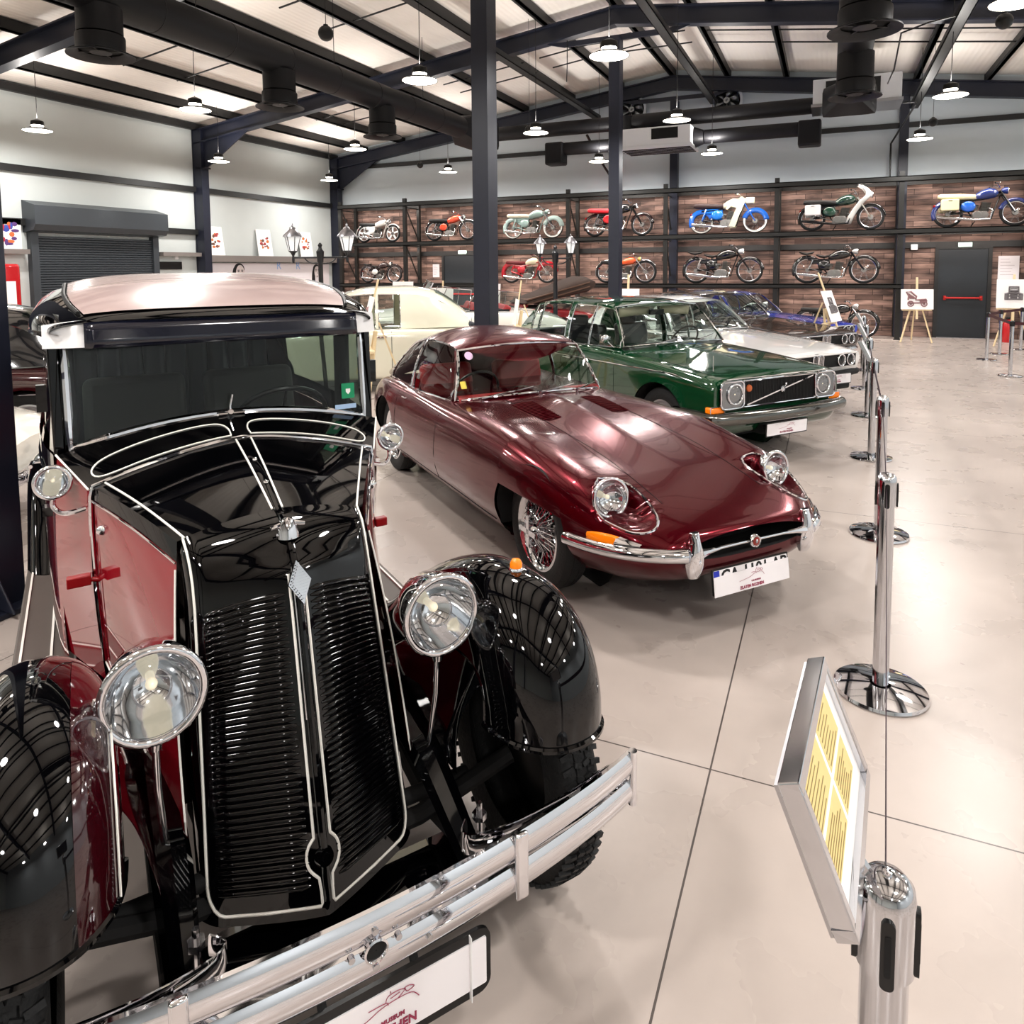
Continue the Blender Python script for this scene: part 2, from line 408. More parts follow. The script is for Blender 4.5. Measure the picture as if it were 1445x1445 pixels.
# emergency doors in the back wall
DOORM = mat('door_anthracite', '#1f2429', .45, noise=.1)
REDBAR = mat('panic_red', '#b3201d', .35)
EXITG = mat('exit_sign', '#cfe8d8', .4, emit=1.5)
EXITT = mat('exit_green', '#127a3c', .5)
for n_, (x0, x1, ht) in enumerate(((2.35, 3.53, 2.24), (-11.40, -9.95, 2.28))):
    d = bpy.data.objects.new('door_%d' % (n_+1), None); COL.objects.link(d); d['kind'] = 'structure'; d.location = (x0, YB-.06, 0)
    W_ = x1-x0
    m_ = MB(); m_.bx(.08, W_-.08, -.03, .01, .02, ht-.08); m_.build('door_leaf', DOORM, d, smooth=0)
    m_ = MB(); m_.bx(0, .08, -.06, .03, 0, ht); m_.bx(W_-.08, W_, -.06, .03, 0, ht); m_.bx(.08, W_-.08, -.06, .03, ht-.08, ht); m_.build('door_frame', DARKGREY, d, smooth=0)
    m_ = MB(); m_.cyl((.22, -.12, .98), (W_-.2, -.12, .98), .024, n=10); m_.bx(.2, .25, -.12, -.03, .93, 1.03); m_.bx(W_-.23, W_-.18, -.12, -.03, .93, 1.03); m_.build('panic_bar', REDBAR, d)
    m_ = MB(); m_.bx(0, W_, -.05, .05, 0, .012); m_.build('threshold', ALU, d, smooth=0)
    e = thing('exit_sign', 'small lit exit sign above the %s door' % ('red-barred right' if n_ == 0 else 'dark left'), 'exit sign', (x0+W_*.52, YB-.12, ht+.02))
    m_ = MB(); m_.bx(-.14, .14, -.02, .02, -.05, .05); m_.build('sign_box', EXITG, e, smooth=0)
    text_obj('sign_text', 'EXIT', .08, EXITT, e, (0, -.022, 0), (pi/2, 0, 0))
# ================= PARTS SHARED BY THE CARS =================
MAROON = mat('maroon_enamel', '#8a0f1e', .05, coat=1, spec=.3)
HOODREFLECT = mat('painted_hood_reflection', '#2b040a', .08, coat=1)  # colour stands for the maroon hood mirrored in black fender paint
PIN = mat('white_pinstripe', '#f1efe8', .35)
CREAMBAND = mat('white_enamel', '#efeff0', .12, coat=.6)
SEATDARK = mat('navy_leather', '#171c24', .45)
SEATGREY = mat('grey_leather', '#383634', .6)
SEATRED = mat('red_leather', '#8e1a1c', .45)
REFLECTOR = mat('lamp_reflector', '#dfe2e6', .06, metal=1)
BULB = mat('bulb_glass', '#fff2d4', .15, emit=.4)
GRILLEBLACK = mat('grille_black', '#0b0b0c', .4)

def wheelT(c, side):            # lathe axis -> local y (outward = side)
    return Matrix.Translation(c) @ Matrix.Rotation(-pi/2*side, 4, 'X')
def car_wheel(parent, c, rad, wid, side, style='steel', wall=.62, rimmat=None, tread=False):
    """c = wheel centre at mid width; one wheel = tyre with rim and hub below it"""
    T = wheelT(c, side); w = wid/2; rr = rad*wall
    tb = MB()
    tb.lathe([(rr, -w*.8), (rr+.02, -w*.92), (rad*.86, -w), (rad*.965, -w*.86), (rad, -w*.6), (rad*.997, -w*.32), (rad*.985, -w*.28), (rad*.997, -w*.24), (rad, 0), (rad*.997, w*.24), (rad*.985, w*.28), (rad*.997, w*.32), (rad, w*.6), (rad*.965, w*.86), (rad*.86, w), (rr+.02, w*.92), (rr, w*.8)], 56, T)
    if tread:
        for k in range(64):
            a = 2*pi*k/64
            for q in (-1, 1):
                for z0, z1, da in ((.42, .92, .02), (.05, .36, -.02)):
                    c0 = Vector(((rad+.003)*cos(a), (rad+.003)*sin(a), q*w*z0)); c1 = Vector(((rad-.004 if z1 > .5 else rad+.003)*cos(a+da), (rad-.004 if z1 > .5 else rad+.003)*sin(a+da), q*w*z1))
                    tb.beam(T @ c0, T @ c1, .013, .010, T.to_3x3() @ Vector((cos(a), sin(a), 0)))
    t = tb.build('wheel', RUBBER, parent)
    rb = MB()
    if style == 'wire':
        rb.lathe([(rr+.012, w*.9), (rr, w*.95), (rr-.02, w*.75), (rr-.03, w*.3), (rr-.03, -w*.5)], 48, T)
        rb.build('rim', CHROME, t)
        sb = MB()
        for k in range(36):
            a = 2*pi*k/36
            for (r0, z0, r1, z1, da) in ((.045, w*1.05, rr-.028, w*.1, .42), (.05, w*.2, rr-.026, w*.62, -.34)):
                b_ = a+(da if k % 2 else -da)
                sb.tube([T @ Vector((r0*cos(a), r0*sin(a), z0)), T @ Vector((r1*cos(b_), r1*sin(b_), z1))], .0028, 4)
        sb.build('spokes', CHROME2, t)
        hb = MB(); hb.lathe([(.001, w*1.5), (.028, w*1.45), (.04, w*1.2), (.05, w*.6), (.055, -w*.2)], 24, T)
        for q in (0, 1): hb.box((0, 0, w*1.42), (.17 if q else .03, .03 if q else .17, .03), T)
        hb.build('hub_spinner', CHROME, t)
    else:
        rb.lathe([(rr+.008, w*.82), (rr-.012, w*.86), (rr-.03, w*.6), (rr*.72, w*.62), (rr*.5, w*.3), (.001, w*.34)], 40, T)
        rb.build('rim', rimmat or ALU, t)
        hb = MB(); hb.lathe([(rr*.52, w*.5), (rr*.45, w*.74), (rr*.2, w*.84), (.001, w*.85)], 32, T)
        hb.build('hub_cap', CHROME, t)
    return t
def round_lamp(parent, c, r, d=(1, 0, 0), depth=.12, name='headlight', shell=None, rim=.014, lens=True):
    """shell + reflector + bulb + rim + lens, facing d"""
    T = axis_T(c, d)
    m_ = MB(); m_.lathe([(r*1.0, 0), (r*.98, -depth*.25), (r*.8, -depth*.65), (r*.45, -depth*.93), (.001, -depth)], 36, T)
    h = m_.build(name, shell or CHROME, parent)
    m_ = MB(); m_.lathe([(r*.93, -.004), (r*.8, -depth*.28), (r*.5, -depth*.5), (r*.2, -depth*.58), (.001, -depth*.6)], 36, T); m_.build('reflector', REFLECTOR, h)
    m_ = MB(); m_.sph((0, 0, -depth*.32), (r*.13, r*.13, r*.16), 12, T); m_.cyl(T @ Vector((0, 0, -depth*.6)), T @ Vector((0, 0, -depth*.36)), r*.1, n=10); m_.build('bulb', BULB, h)
    m_ = MB(); m_.tube([T @ Vector((r*cos(2*pi*k/40), r*sin(2*pi*k/40), .004)) for k in range(40)], rim, 10, True); m_.build('rim', CHROME, h)
    if lens:
        m_ = MB(); m_.lathe([(r*.96, .004), (r*.75, .017), (r*.4, .027), (.001, .031)], 36, T); m_.build('lens', LENS, h)
    return h
def plate(parent, c, w, h, d=(1, 0, 0), up=(0, 0, 1), text=True, name='license_plate', back=.012):
    T = axis_T(c, d, up)
    m_ = MB(); m_.prism(rrect(w+.02, h+.02, .012), .008, T, -.008); m_.m(1); m_.prism(rrect(w, h, .008), .003, T)
    p_ = m_.build(name, [BLACKPL, PLATEWHITE], parent, smooth=0)
    if text: museum_mark(p_, T, w, h)
    return p_
def museum_mark(p_, T, w, h, dz=.0045, k=1.0, dx=0):
    """the museum's line drawing of a car above its name"""
    e = T.to_euler()
    def loc(x, y): return T @ Vector((x*w+dx, y*h, dz))
    text_obj('plate_text', 'ZLATEN ROZHEN', h*.2*k, TEXTRED, p_, loc(-.02, -.3), e, sx=.98, bold=.0008*h*8)
    text_obj('plate_text', 'CAR MUSEUM', h*.1*k, TEXTRED, p_, loc(.05, -.1), e, bold=.0003)
    m_ = MB()
    for pts in ([(-.22, -.0), (-.05, .09), (.03, .2), (.1, .23), (.16, .2), (.19, .06)], [(-.02, .27), (.05, .26), (.06, .2)], [(.05, .26), (.06, .36), (.1, .38), (.13, .33), (.1, .23)], [(.13, .36), (.14, .27), (.17, .3), (.15, .36), (.13, .36)], [(.07, .4), (.07, .44)], [(.07, .3), (.11, .33)]):
        m_.tube([loc(x, y) for x, y in catmull(pts, 5)], h*.008, 4)
    m_.build('plate_drawing', TEXTRED, p_)

# ================= BLACK AND MAROON 1930s SALOON =================
V = thing('vintage_saloon', 'black and maroon 1930s saloon car with upright louvred radiator and twin chrome headlamps', 'car', (-1.085, 1.313, 0), R(-35.04))
def sgn(x): return 1 if x >= 0 else -1
# --- radiator shell: V-shaped face that curls back into the hood ---
CP = catmull([(-.40, 1.108), (-.31, 1.085), (-.245, 1.03), (-.195, .95), (-.10, .62), (-.01, .30), (.012, .215)], 8)
SP = catmull([(-.43, 1.058), (-.375, 1.03), (-.335, .975), (-.30, .89), (-.21, .60), (-.125, .30), (-.10, .225)], 8)
VW = catmull([(.258,), (.252,), (.248,), (.248,), (.258,), (.268,), (.27,)], 8)
def _arc():
    d = [0]
    for a, b in zip(CP, CP[1:]): d.append(d[-1]+hypot(b[0]-a[0], b[1]-a[1]))
    N_ = 60; out = [[], [], []]
    for k in range(N_+1):
        t = d[-1]*k/N_; i = 0
        while i < len(d)-2 and d[i+1] < t: i += 1
        q = (t-d[i])/(d[i+1]-d[i])
        for o, A in zip(out, (CP, SP, VW)): o.append(tuple(x+(y-x)*q for x, y in zip(A[i], A[i+1])))
    return out
CP, SP, VW = _arc()
def t_of_z(z):
    for i in range(len(CP)-1):
        if CP[i][1] >= z >= CP[i+1][1]: return (i+(CP[i][1]-z)/(CP[i][1]-CP[i+1][1]))/(len(CP)-1)
    return 1
def rad(s, t):
    k = t*(len(CP)-1); i = min(int(k), len(CP)-2); q = k-i
    l = lambda A: tuple(a+(b-a)*q for a, b in zip(A[i], A[i+1]))
    c_, s_, w_ = l(CP), l(SP), l(VW)[0]
    a = abs(s); g = a**1.15; gz = a**1.7
    # round the outer edge back a little
    rb = max(0, a-.86)/.14
    return Vector((c_[0]+(s_[0]-c_[0])*g-.022*rb*rb, s*w_, c_[1]+(s_[1]-c_[1])*gz-.008*rb*rb*(1-t)))
def rad_n(s, t):
    e = 1e-3; s = max(-.999, min(.998, s)); t = max(.001, min(.998, t))
    n = (rad(s+e, t)-rad(s, t)).cross(rad(s, t+e)-rad(s, t)); n.normalize()
    return -n if n.x < 0 else n
m_ = MB(); m_.grid(lambda a, b: rad(-1+2*a, b), 60, 60)
for s in (-1, 1):    # returns at the sides and the bottom
    m_.grid(lambda a, b: rad(s, b)+Vector((-.12*a, .01*s*a, 0)), 2, 60)
m_.grid(lambda a, b: rad(-1+2*a, 1)+Vector((-.1*b, 0, -.015*b)), 60, 2)
m_.build('radiator_shell', BLACKPAINT, V, smooth=50)
# louvres: two banks of raised slats
for sd in (-1, 1):
    m_ = MB(); N_ = 42; ta, tb_ = t_of_z(.945), t_of_z(.285)
    for k in range(N_):
        t = ta+(tb_-ta)*k/(N_-1); rings = []
        for j in range(11):
            s = sd*(.13+(.87-.13)*j/10); p = rad(s, t); n = rad_n(s, t); dn = (rad(s, t+.004)-rad(s, t-.004)).normalized()
            e = .35 if j in (0, 10) else 1
            rings.append([p+dn*(.0078*cos(a_))*e+n*(.0075*max(-.2, sin(a_)))*e for a_ in [-.3+(pi+.6)*q/6 for q in range(7)]])
        m_.loft(rings, False)
    m_.build('louvre_panel', BLACKPAINT, V)
# white pinstripes round each louvre bank, and the crank collar
for sd in (-1, 1):
    m_ = MB()
    tz = t_of_z
    pts = [(sd*.075, tz(z)) for z in (.99, .9, .8, .7, .6, .5, .42, .39)]
    pts += [(sd*x, tz(y)) for x, y in catmull([(.075, .385), (.13, .365), (.15, .342), (.13, .318), (.06, .298)], 5)]
    pts += [(sd*.05, tz(.27)), (sd*.05, tz(.245)), (sd*.06, tz(.238)), (sd*.5, tz(.238)), (sd*.82, tz(.238))]
    pts += [(sd*(.82+.125*sin(R(a))), tz(.238+.06*(1-cos(R(a))))) for a in (20, 40, 60, 75, 90)]
    pts += [(sd*.945, tz(z)) for z in (.36, .5, .6, .7, .8, .9, .97, 1.02, 1.05, 1.075, 1.09)]+[(sd*.94, 0)]
    m_.tube([rad(s, t)+rad_n(s, t)*.0012 for s, t in pts], .0037, 6)
    m_.build('pinstripe', PIN, V)
m_ = MB(); c0 = rad(0, t_of_z(.342)); n0 = rad_n(.001, t_of_z(.342))
m_.cyl(c0-n0*.004, c0+n0*.012, .024, .02, 20); m_.cyl(c0+n0*.012, c0+n0*.016, .011, n=12); m_.build('crank_cap', BLACKPAINT, V)
# centre moulding of the radiator with badge and mascot
m_ = MB(); m_.tube([rad(0, t/30)+rad_n(.001, t/30)*.002 for t in range(0, 30)], .010, 8, flat=.9); m_.build('centre_moulding', BLACKPAINT, V)
for s_ in (-1, 1):
    m_ = MB(); m_.tube([rad(s_*.035, t/30)+rad_n(s_*.035, t/30)*.003 for t in range(6, 18)], .0025, 6); m_.build('trim_line', CHROME, V)
t_ = t_of_z(.968); bT = axis_T(rad(0, t_)+rad_n(.001, t_)*.012, rad_n(.001, t_)); 
m_ = MB(); m_.prism([(0, .056), (.031, 0), (0, -.056), (-.031, 0)], .007, bT)
m_.prism([(0, .040), (.021, 0), (0, -.040), (-.021, 0)], .010, bT)
for k in range(-6, 7):
    y = k*.0072; hw = .026*(1-abs(y)/.052)
    if hw > .003: m_.bx(-hw, hw, y-.0015, y+.0015, .009, .0125, bT)
m_.build('badge', CHROME2, V, smooth=0)
m_ = MB(); b0 = Vector((-.285, 0, 1.085))
m_.lathe([(.001, .032), (.014, .028), (.022, .012), (.026, 0), (.03, -.02)], 24, Matrix.Translation(b0))
m_.tube([b0+Vector((0, -.045, .008)), b0+Vector((0, 0, .018)), b0+Vector((0, .045, .008))], [.005, .009, .005], 8)
m_.build('radiator_cap', CHROME, V)

# --- hood: top in two leaves, sides in maroon ---
def hedge(t):   # side edge of the hood, front -> rear
    return Vector((-.43-.43*t, .258+.185*t, 1.056+.066*t+.01*sin(pi*t)))
def hood_pt(a, t):
    e = hedge(t); u0 = -.40-.47*t; zc = 1.108+.108*t+.006*sin(pi*t)
    g = a**1.25
    return Vector((u0+(e.x-u0)*g, a*e.y, zc+(e.z-zc)*a**1.5))
for sd in (-1, 1):
    m_ = MB(); m_.grid(lambda a, b: hood_pt(.055+a*.945, b)*1 if sd > 0 else Vector((hood_pt(.055+a*.945, b).x, -hood_pt(.055+a*.945, b).y, hood_pt(.055+a*.945, b).z)), 24, 24)
    m_.build('hood_top', BLACKPAINT, V)
    F = lambda p: Vector((p.x, p.y*sd, p.z))
    m_ = MB(); up = Vector((0, 0, .0018))
    m_.tube([F(hood_pt(.055, t/12))+up for t in range(13)], .0032, 6)
    m_.tube([F(hood_pt(.93, t/12))+up for t in range(13)], .0032, 6)
    m_.build('pinstripe', PIN, V)
    # side panel
    def side(a, b):     # a: 0 front 1 rear, b: 0 top 1 bottom
        top = hedge(a); bz = .40+.16*a; fb = Vector((-.155-.72*a, .288+.142*a, bz))
        p = top.lerp(fb, b)
        if a < .999:
            k = max(0, b)
            p.x = top.x+(fb.x-top.x)*b
        p.y += .012*sin(pi*b)*(1-a*.5)
        return F(p)
    m_ = MB(); m_.grid(lambda a, b: side(a, .075+.925*b), 20, 20); m_.build('hood_side', MAROON, V)
    m_ = MB(); m_.grid(lambda a, b: side(a, .075*b), 20, 3); m_.build('hood_edge', BLACKPAINT, V)
    m_ = MB(); o_ = Vector((0, sd*.003, 0))
    m_.tube([side(t/12, .078)+o_ for t in range(13)], .003, 6); m_.build('trim_line', CHROME, V)
    m_ = MB(); m_.tube([side(0, .1+.9*t/12)+o_ for t in range(13)]+[side(t/6, 1)+o_ for t in range(1, 7)], .0028, 6); m_.build('pinstripe', PIN, V)
    m_ = MB(); c0 = side(.88, .2); m_.sph(c0, (.012, .02, .016), 10); m_.build('hood_catch', CHROME, V)
m_ = MB(); m_.grid(lambda a, b: Vector((-.40-.47*b, (-.055+.11*a)*(hedge(b).y), 1.108+.108*b+.006*sin(pi*b)+.004*(1-(2*a-1)**2))), 8, 20)
m_.build('hood_hinge', BLACKPAINT, V)
for k in (.3, .62):
    m_ = MB(); m_.sph((-.40-.47*k, 0, 1.118+.108*k), (.012, .008, .006), 10); m_.build('hinge_stud', CHROME, V)
# chrome band between hood and cowl
m_ = MB()
band = [hood_pt(a/10, 1) for a in range(10, -1, -1)]
full = [Vector((-.875, .435, .56)), Vector((-.872, .447, .80)), Vector((-.868, .452, 1.0)), Vector((-.862, .450, 1.09))]+[Vector((p.x, p.y, p.z)) for p in band]
full = full+[Vector((p.x, -p.y, p.z)) for p in reversed(full[:-1])]
m_.tube([p+Vector((0, 0, .004)) for p in full], .007, 8); m_.build('hood_band', CHROME, V)
# --- cowl ---
def cowl(a, b):   # a -1..1 across, b 0 front 1 windscreen
    A = abs(a); z0 = 1.216; z1 = 1.262
    zc = z0+(z1-z0)*b; ze = 1.115+.075*b; ve = .452+.085*b
    u = -.872-.25*b+.012*(A**2)+.05*b*(A**2.5)
    return Vector((u, a*ve, zc+(ze-zc)*A**1.9))
m_ = MB(); m_.grid(lambda a, b: cowl(-1+2*a, b), 40, 12); m_.build('cowl_top', BLACKPAINT, V)
for sd in (-1, 1):
    m_ = MB()
    loop = [(.07, .12), (.3, .1), (.6, .1), (.88, .13)]+[(.93, .3), (.86, .48), (.7, .56), (.45, .6), (.2, .62)]+[(.1, .55), (.065, .35)]
    loop = catmull(loop+[loop[0]], 4)[:-1]
    m_.tube([cowl(sd*a, b)+Vector((0, 0, .0015)) for a, b in loop], .0028, 6, True); m_.build('pinstripe', PIN, V)
    m_ = MB(); m_.grid(lambda a, b: cowl(sd, a).lerp(Vector((-.875-.30*a, sd*(.435+.115*a), .50)), b)+Vector((0, sd*.012*sin(pi*b), 0)), 8, 14)
    m_.build('cowl_side', MAROON, V)
    m_ = MB(); m_.tube([cowl(sd, t/8)+Vector((0, sd*.003, .002)) for t in range(9)], .0032, 6); m_.build('pinstripe', PIN, V)

# --- cabin ---
WU = -1.115
BSIDE = [(-1.12, .545), (-1.3, .575), (-1.7, .605), (-2.2, .61), (-2.7, .58), (-3.05, .50)]
def bv(u): return interp([(-x, y) for x, y in BSIDE], -u)[0]
for sd in (-1, 1):
    # lower body side, belt, window pillars
    m_ = MB(); m_.grid(lambda a, b: (lambda u, z: Vector((u, sd*(bv(u)-.05*max(0, (.7-z)/.35)**2*.4), z)))(-1.12-1.93*a, .42+(1.08-.42)*b), 24, 10); m_.build('door_panel', MAROON, V)
    m_ = MB()
    m_.grid(lambda a, b: (lambda u, z: Vector((u, sd*(bv(u)+.004), z)))(-1.12-1.93*a, 1.08+.10*b), 24, 3)
    for u0, u1 in ((-1.12, -1.21), (-1.92, -2.0), (-2.62, -3.05)):
        m_.grid(lambda a, b: (lambda u, z: Vector((u, sd*(bv(u)-.03*(z-1.18)/.42), z)))(u0+(u1-u0)*a, 1.18+.45*b), 5, 4)
    m_.grid(lambda a, b: (lambda u, z: Vector((u, sd*(bv(u)-.03*(z-1.18)/.42), z)))(-1.12-1.93*a, 1.56+.08*b), 24, 2)
    m_.build('window_surround', BLACKPAINT, V)
    m_ = MB(); m_.grid(lambda a, b: (lambda u, z: Vector((u, sd*(bv(u)-.012-.03*(z-1.18)/.42), z)))(-1.2-1.44*a, 1.17+.4*b), 16, 3); m_.build('side_window', GLASSD, V)
    m_ = MB(); m_.tube([(u, sd*(bv(u)+.008), 1.09) for u in [-1.14-.19*k for k in range(11)]], .004, 6); m_.build('trim_line', CHROME, V)
    m_ = MB(); m_.tube([(-1.86, sd*(bv(-1.86)+.004), 1.0), (-1.86, sd*(bv(-1.86)+.04), 1.0), (-1.78, sd*(bv(-1.8)+.045), 1.0)], .008, 8); m_.build('door_handle', CHROME, V)
    m_ = MB(); m_.box((-1.2, sd*.575, 1.36), (.03, .03, .09)); m_.build('door_hinge', BLACKPAINT, V)
    m_ = MB(); m_.box((-1.19, sd*.575, .98), (.05, .03, .03)); m_.build('door_hinge', CHROME, V)
m_ = MB(); m_.grid(lambda a, b: Vector((-3.05-.12*sin(pi*a)-.05*sin(pi*b), -.5+1.0*a, .42+1.2*b)), 16, 12); m_.build('rear_panel', BLACKPAINT, V)
# windscreen
def wsp(a, b):   # a -1..1, b 0 bottom 1 top
    A = abs(a)
    zb = 1.262-.062*A**2; zt = 1.540+.012*(1-A**2)
    return Vector((WU-.025*b-.012*(1-A*A)+.03*A*A*(1-b), a*(.498+.006*b), zb+(zt-zb)*b))
m_ = MB(); m_.grid(lambda a, b: wsp(-1+2*a, b), 24, 6); m_.build('windscreen', GLASS, V)
m_ = MB()
fr = [wsp(-1, b/6) for b in range(7)]+[wsp(-1+2*a/16, 1) for a in range(1, 17)]+[wsp(1, 1-b/6) for b in range(1, 7)]+[wsp(1-2*a/16, 0) for a in range(1, 16)]
m_.tube(fr, .013, 8, True); m_.build('windscreen_frame', CHROME, V)
for sd in (-1, 1):
    m_ = MB(); m_.beam((WU-.02, sd*.53, 1.17), (WU-.045, sd*.535, 1.54), .035, .03, (1, 0, 0)); m_.build('windscreen_pillar', BLACKPAINT, V, bev=.006)
m_ = MB(); m_.cyl((WU+.01, 0, 1.252), (WU+.03, 0, 1.27), .016, .01, 14); m_.tube([(WU+.02, 0, 1.27), (WU+.018, 0, 1.29), (WU+.012, .01, 1.33)], .0035, 6); m_.tube([(WU+.02, -.04, 1.262), (WU+.02, .05, 1.262)], .006, 8)
m_.build('wiper', CHROME, V)
m_ = MB()
def hdr(a, b):
    A = abs(a); return Vector((WU+.036-.035*A**8-.02*b, a*.562, 1.532+.094*b-.02*A**6*b))
m_.grid(lambda a, b: hdr(-1+2*a, b), 40, 4); m_.grid(lambda a, b: hdr(-1+2*a, 1)+Vector((-.05*b, 0, 0)), 40, 1); m_.build('header_band', CREAMBAND, V)
m_ = MB(); m_.grid(lambda a, b: hdr(-.79+1.64*a, -.04+.93*b)+Vector((.010, 0, 0)), 30, 3); m_.build('sun_visor', mat('visor_film', '#10121f', .12, coat=.5), V, solid=.004)
# roof
def rw(u): return min(.612, bv(min(u, -1.12))+.024)
RZC = [(-3.14, 1.60), (-3.0, 1.665), (-2.75, 1.72), (-2.35, 1.755), (-1.9, 1.765), (-1.5, 1.735), (-1.25, 1.685), (-1.12, 1.642), (-1.085, 1.622)]
def roof(a, b):
    # domed: a across -1..1, b front 0 .. rear 1
    u = -1.085-2.05*b
    A = abs(a); ka = (1-A**3.4)**(1/2.6) if A < 1 else 0
    zc = interp(RZC, u)[0]; ze = 1.585
    return Vector((u-.012+.02*(1-A**3)*(1-b), a*rw(u)*(1-.05*max(0, 1-b*9)**2), ze+(zc-ze)*ka))
m_ = MB(); 
_s = lambda t: sin((t-.5)*pi)*.5+.5
m_.grid(lambda a, b: roof(-1+2*_s(a), _s(b)), 60, 48)
m_.grid(lambda a, b: roof(-1+2*_s(a), 0)+Vector((-.03*b, 0, -.012*b)), 60, 2)
for sd in (-1, 1): m_.grid(lambda a, b: roof(sd, a)+Vector((0, -sd*.03*b, -.012*b)), 30, 2)
m_.build('roof', BLACKPAINT, V)
m_ = MB(); m_.grid(lambda a, b: roof(-.80+1.6*a, .022+.85*b)+Vector((0, 0, .006)), 30, 30); m_.build('roof_fabric', mat('roof_fabric', '#a8928f', .25, coat=.5, noise=.15, nscale=5), V)
m_ = MB()
m_.tube([roof(-.82, .03+.84*t/20)+Vector((0, 0, .006)) for t in range(21)], .007, 6); m_.tube([roof(.82, .03+.84*t/20)+Vector((0, 0, .006)) for t in range(21)], .007, 6)
m_.build('roof_bead', DARKGREY, V)
m_ = MB(); m_.tube([roof(-1, t/40)+Vector((0, .002, -.012)) for t in range(3, 39)], .006, 6)
m_.tube([roof(1, t/40)+Vector((0, -.002, -.012)) for t in range(3, 39)], .006, 6); m_.build('drip_rail', CHROME2, V)
# interior
m_ = MB(); m_.bx(-3.0, -1.2, -.52, .52, .5, .53); m_.bx(-3.0, -2.95, -.5, .5, .5, 1.6); m_.build('cabin_floor', MATTEBLACK, V, smooth=0)
m_ = MB(); m_.grid(lambda a, b: roof(-.97+1.94*a, .02+.93*b)+Vector((0, 0, -.03)), 16, 12); m_.build('headlining', mat('headlining', '#3b3c44', .9), V)
m_ = MB(); m_.bx(-1.22, -1.15, -.5, .5, 1.0, 1.17); m_.build('dashboard', mat('dash_brown', '#2a1a15', .4), V, bev=.02)
for sd in (-1, 1):
    m_ = MB(); m_.box((-1.75, sd*.25, .82), (.48, .42, .16)); m_.beam((-1.97, sd*.25, .85), (-2.08, sd*.25, 1.30), .42, .11, (1, 0, 0)); m_.build('front_seat', SEATGREY, V, bev=.04, bseg=3)
m_ = MB()
for k in range(9):
    y = -.44+.11*k; m_.beam((-2.72, y, .82), (-2.84, y, 1.42), .112, .12, (1, 0, 0))
m_.box((-2.55, 0, .76), (.5, 1.0, .16)); m_.build('rear_seat', SEATDARK, V, bev=.03, bseg=3)
m_ = MB(); T = axis_T((-1.42, .25, 1.16), (-.75, 0, .66)); m_.tube([T @ Vector((.19*cos(2*pi*k/28), .19*sin(2*pi*k/28), 0)) for k in range(28)], .011, 8, True)
for a in (90, 210, 330): m_.tube([T @ Vector((0, 0, -.02)), T @ Vector((.19*cos(R(a)), .19*sin(R(a)), 0))], .007, 6)
m_.cyl(T @ Vector((0, 0, -.3)), T @ Vector((0, 0, .01)), .02, n=12); m_.build('steering_wheel', BLACKPL, V)
m_ = MB()
for sd in (-1, 1):
    m_.grid(lambda a, b: Vector((-1.3-.12*a, sd*(.50+.02*sin(a*20)), 1.17+.4*b)), 20, 2)
m_.build('curtain', mat('curtain_grey', '#2a2c2e', .9), V)
# stickers on the glass
GREEN = mat('sticker_green', '#0d8e5e', .4); BLUEST = mat('sticker_blue', '#a9c6e8', .4)
c0 = wsp(.885, .27)+Vector((.004, 0, 0)); T = axis_T(c0, (1, 0, .05))
m_ = MB(); m_.prism(rrect(.052, .06, .004), .001, T); m_.build('sticker', GREEN, V, smooth=0)
m_ = MB(); m_.prism([(-.009, .008), (.009, .008), (.009, -.004), (0, -.014), (-.009, -.004)], .001, T, .0014); m_.build('sticker_shield', PAPER, V, smooth=0)
m_ = MB(); m_.prism(rrect(.085, .018, .002), .001, axis_T(wsp(.86, .08)+Vector((.006, 0, 0)), (1, 0, .05))); m_.build('sticker', BLUEST, V, smooth=0)

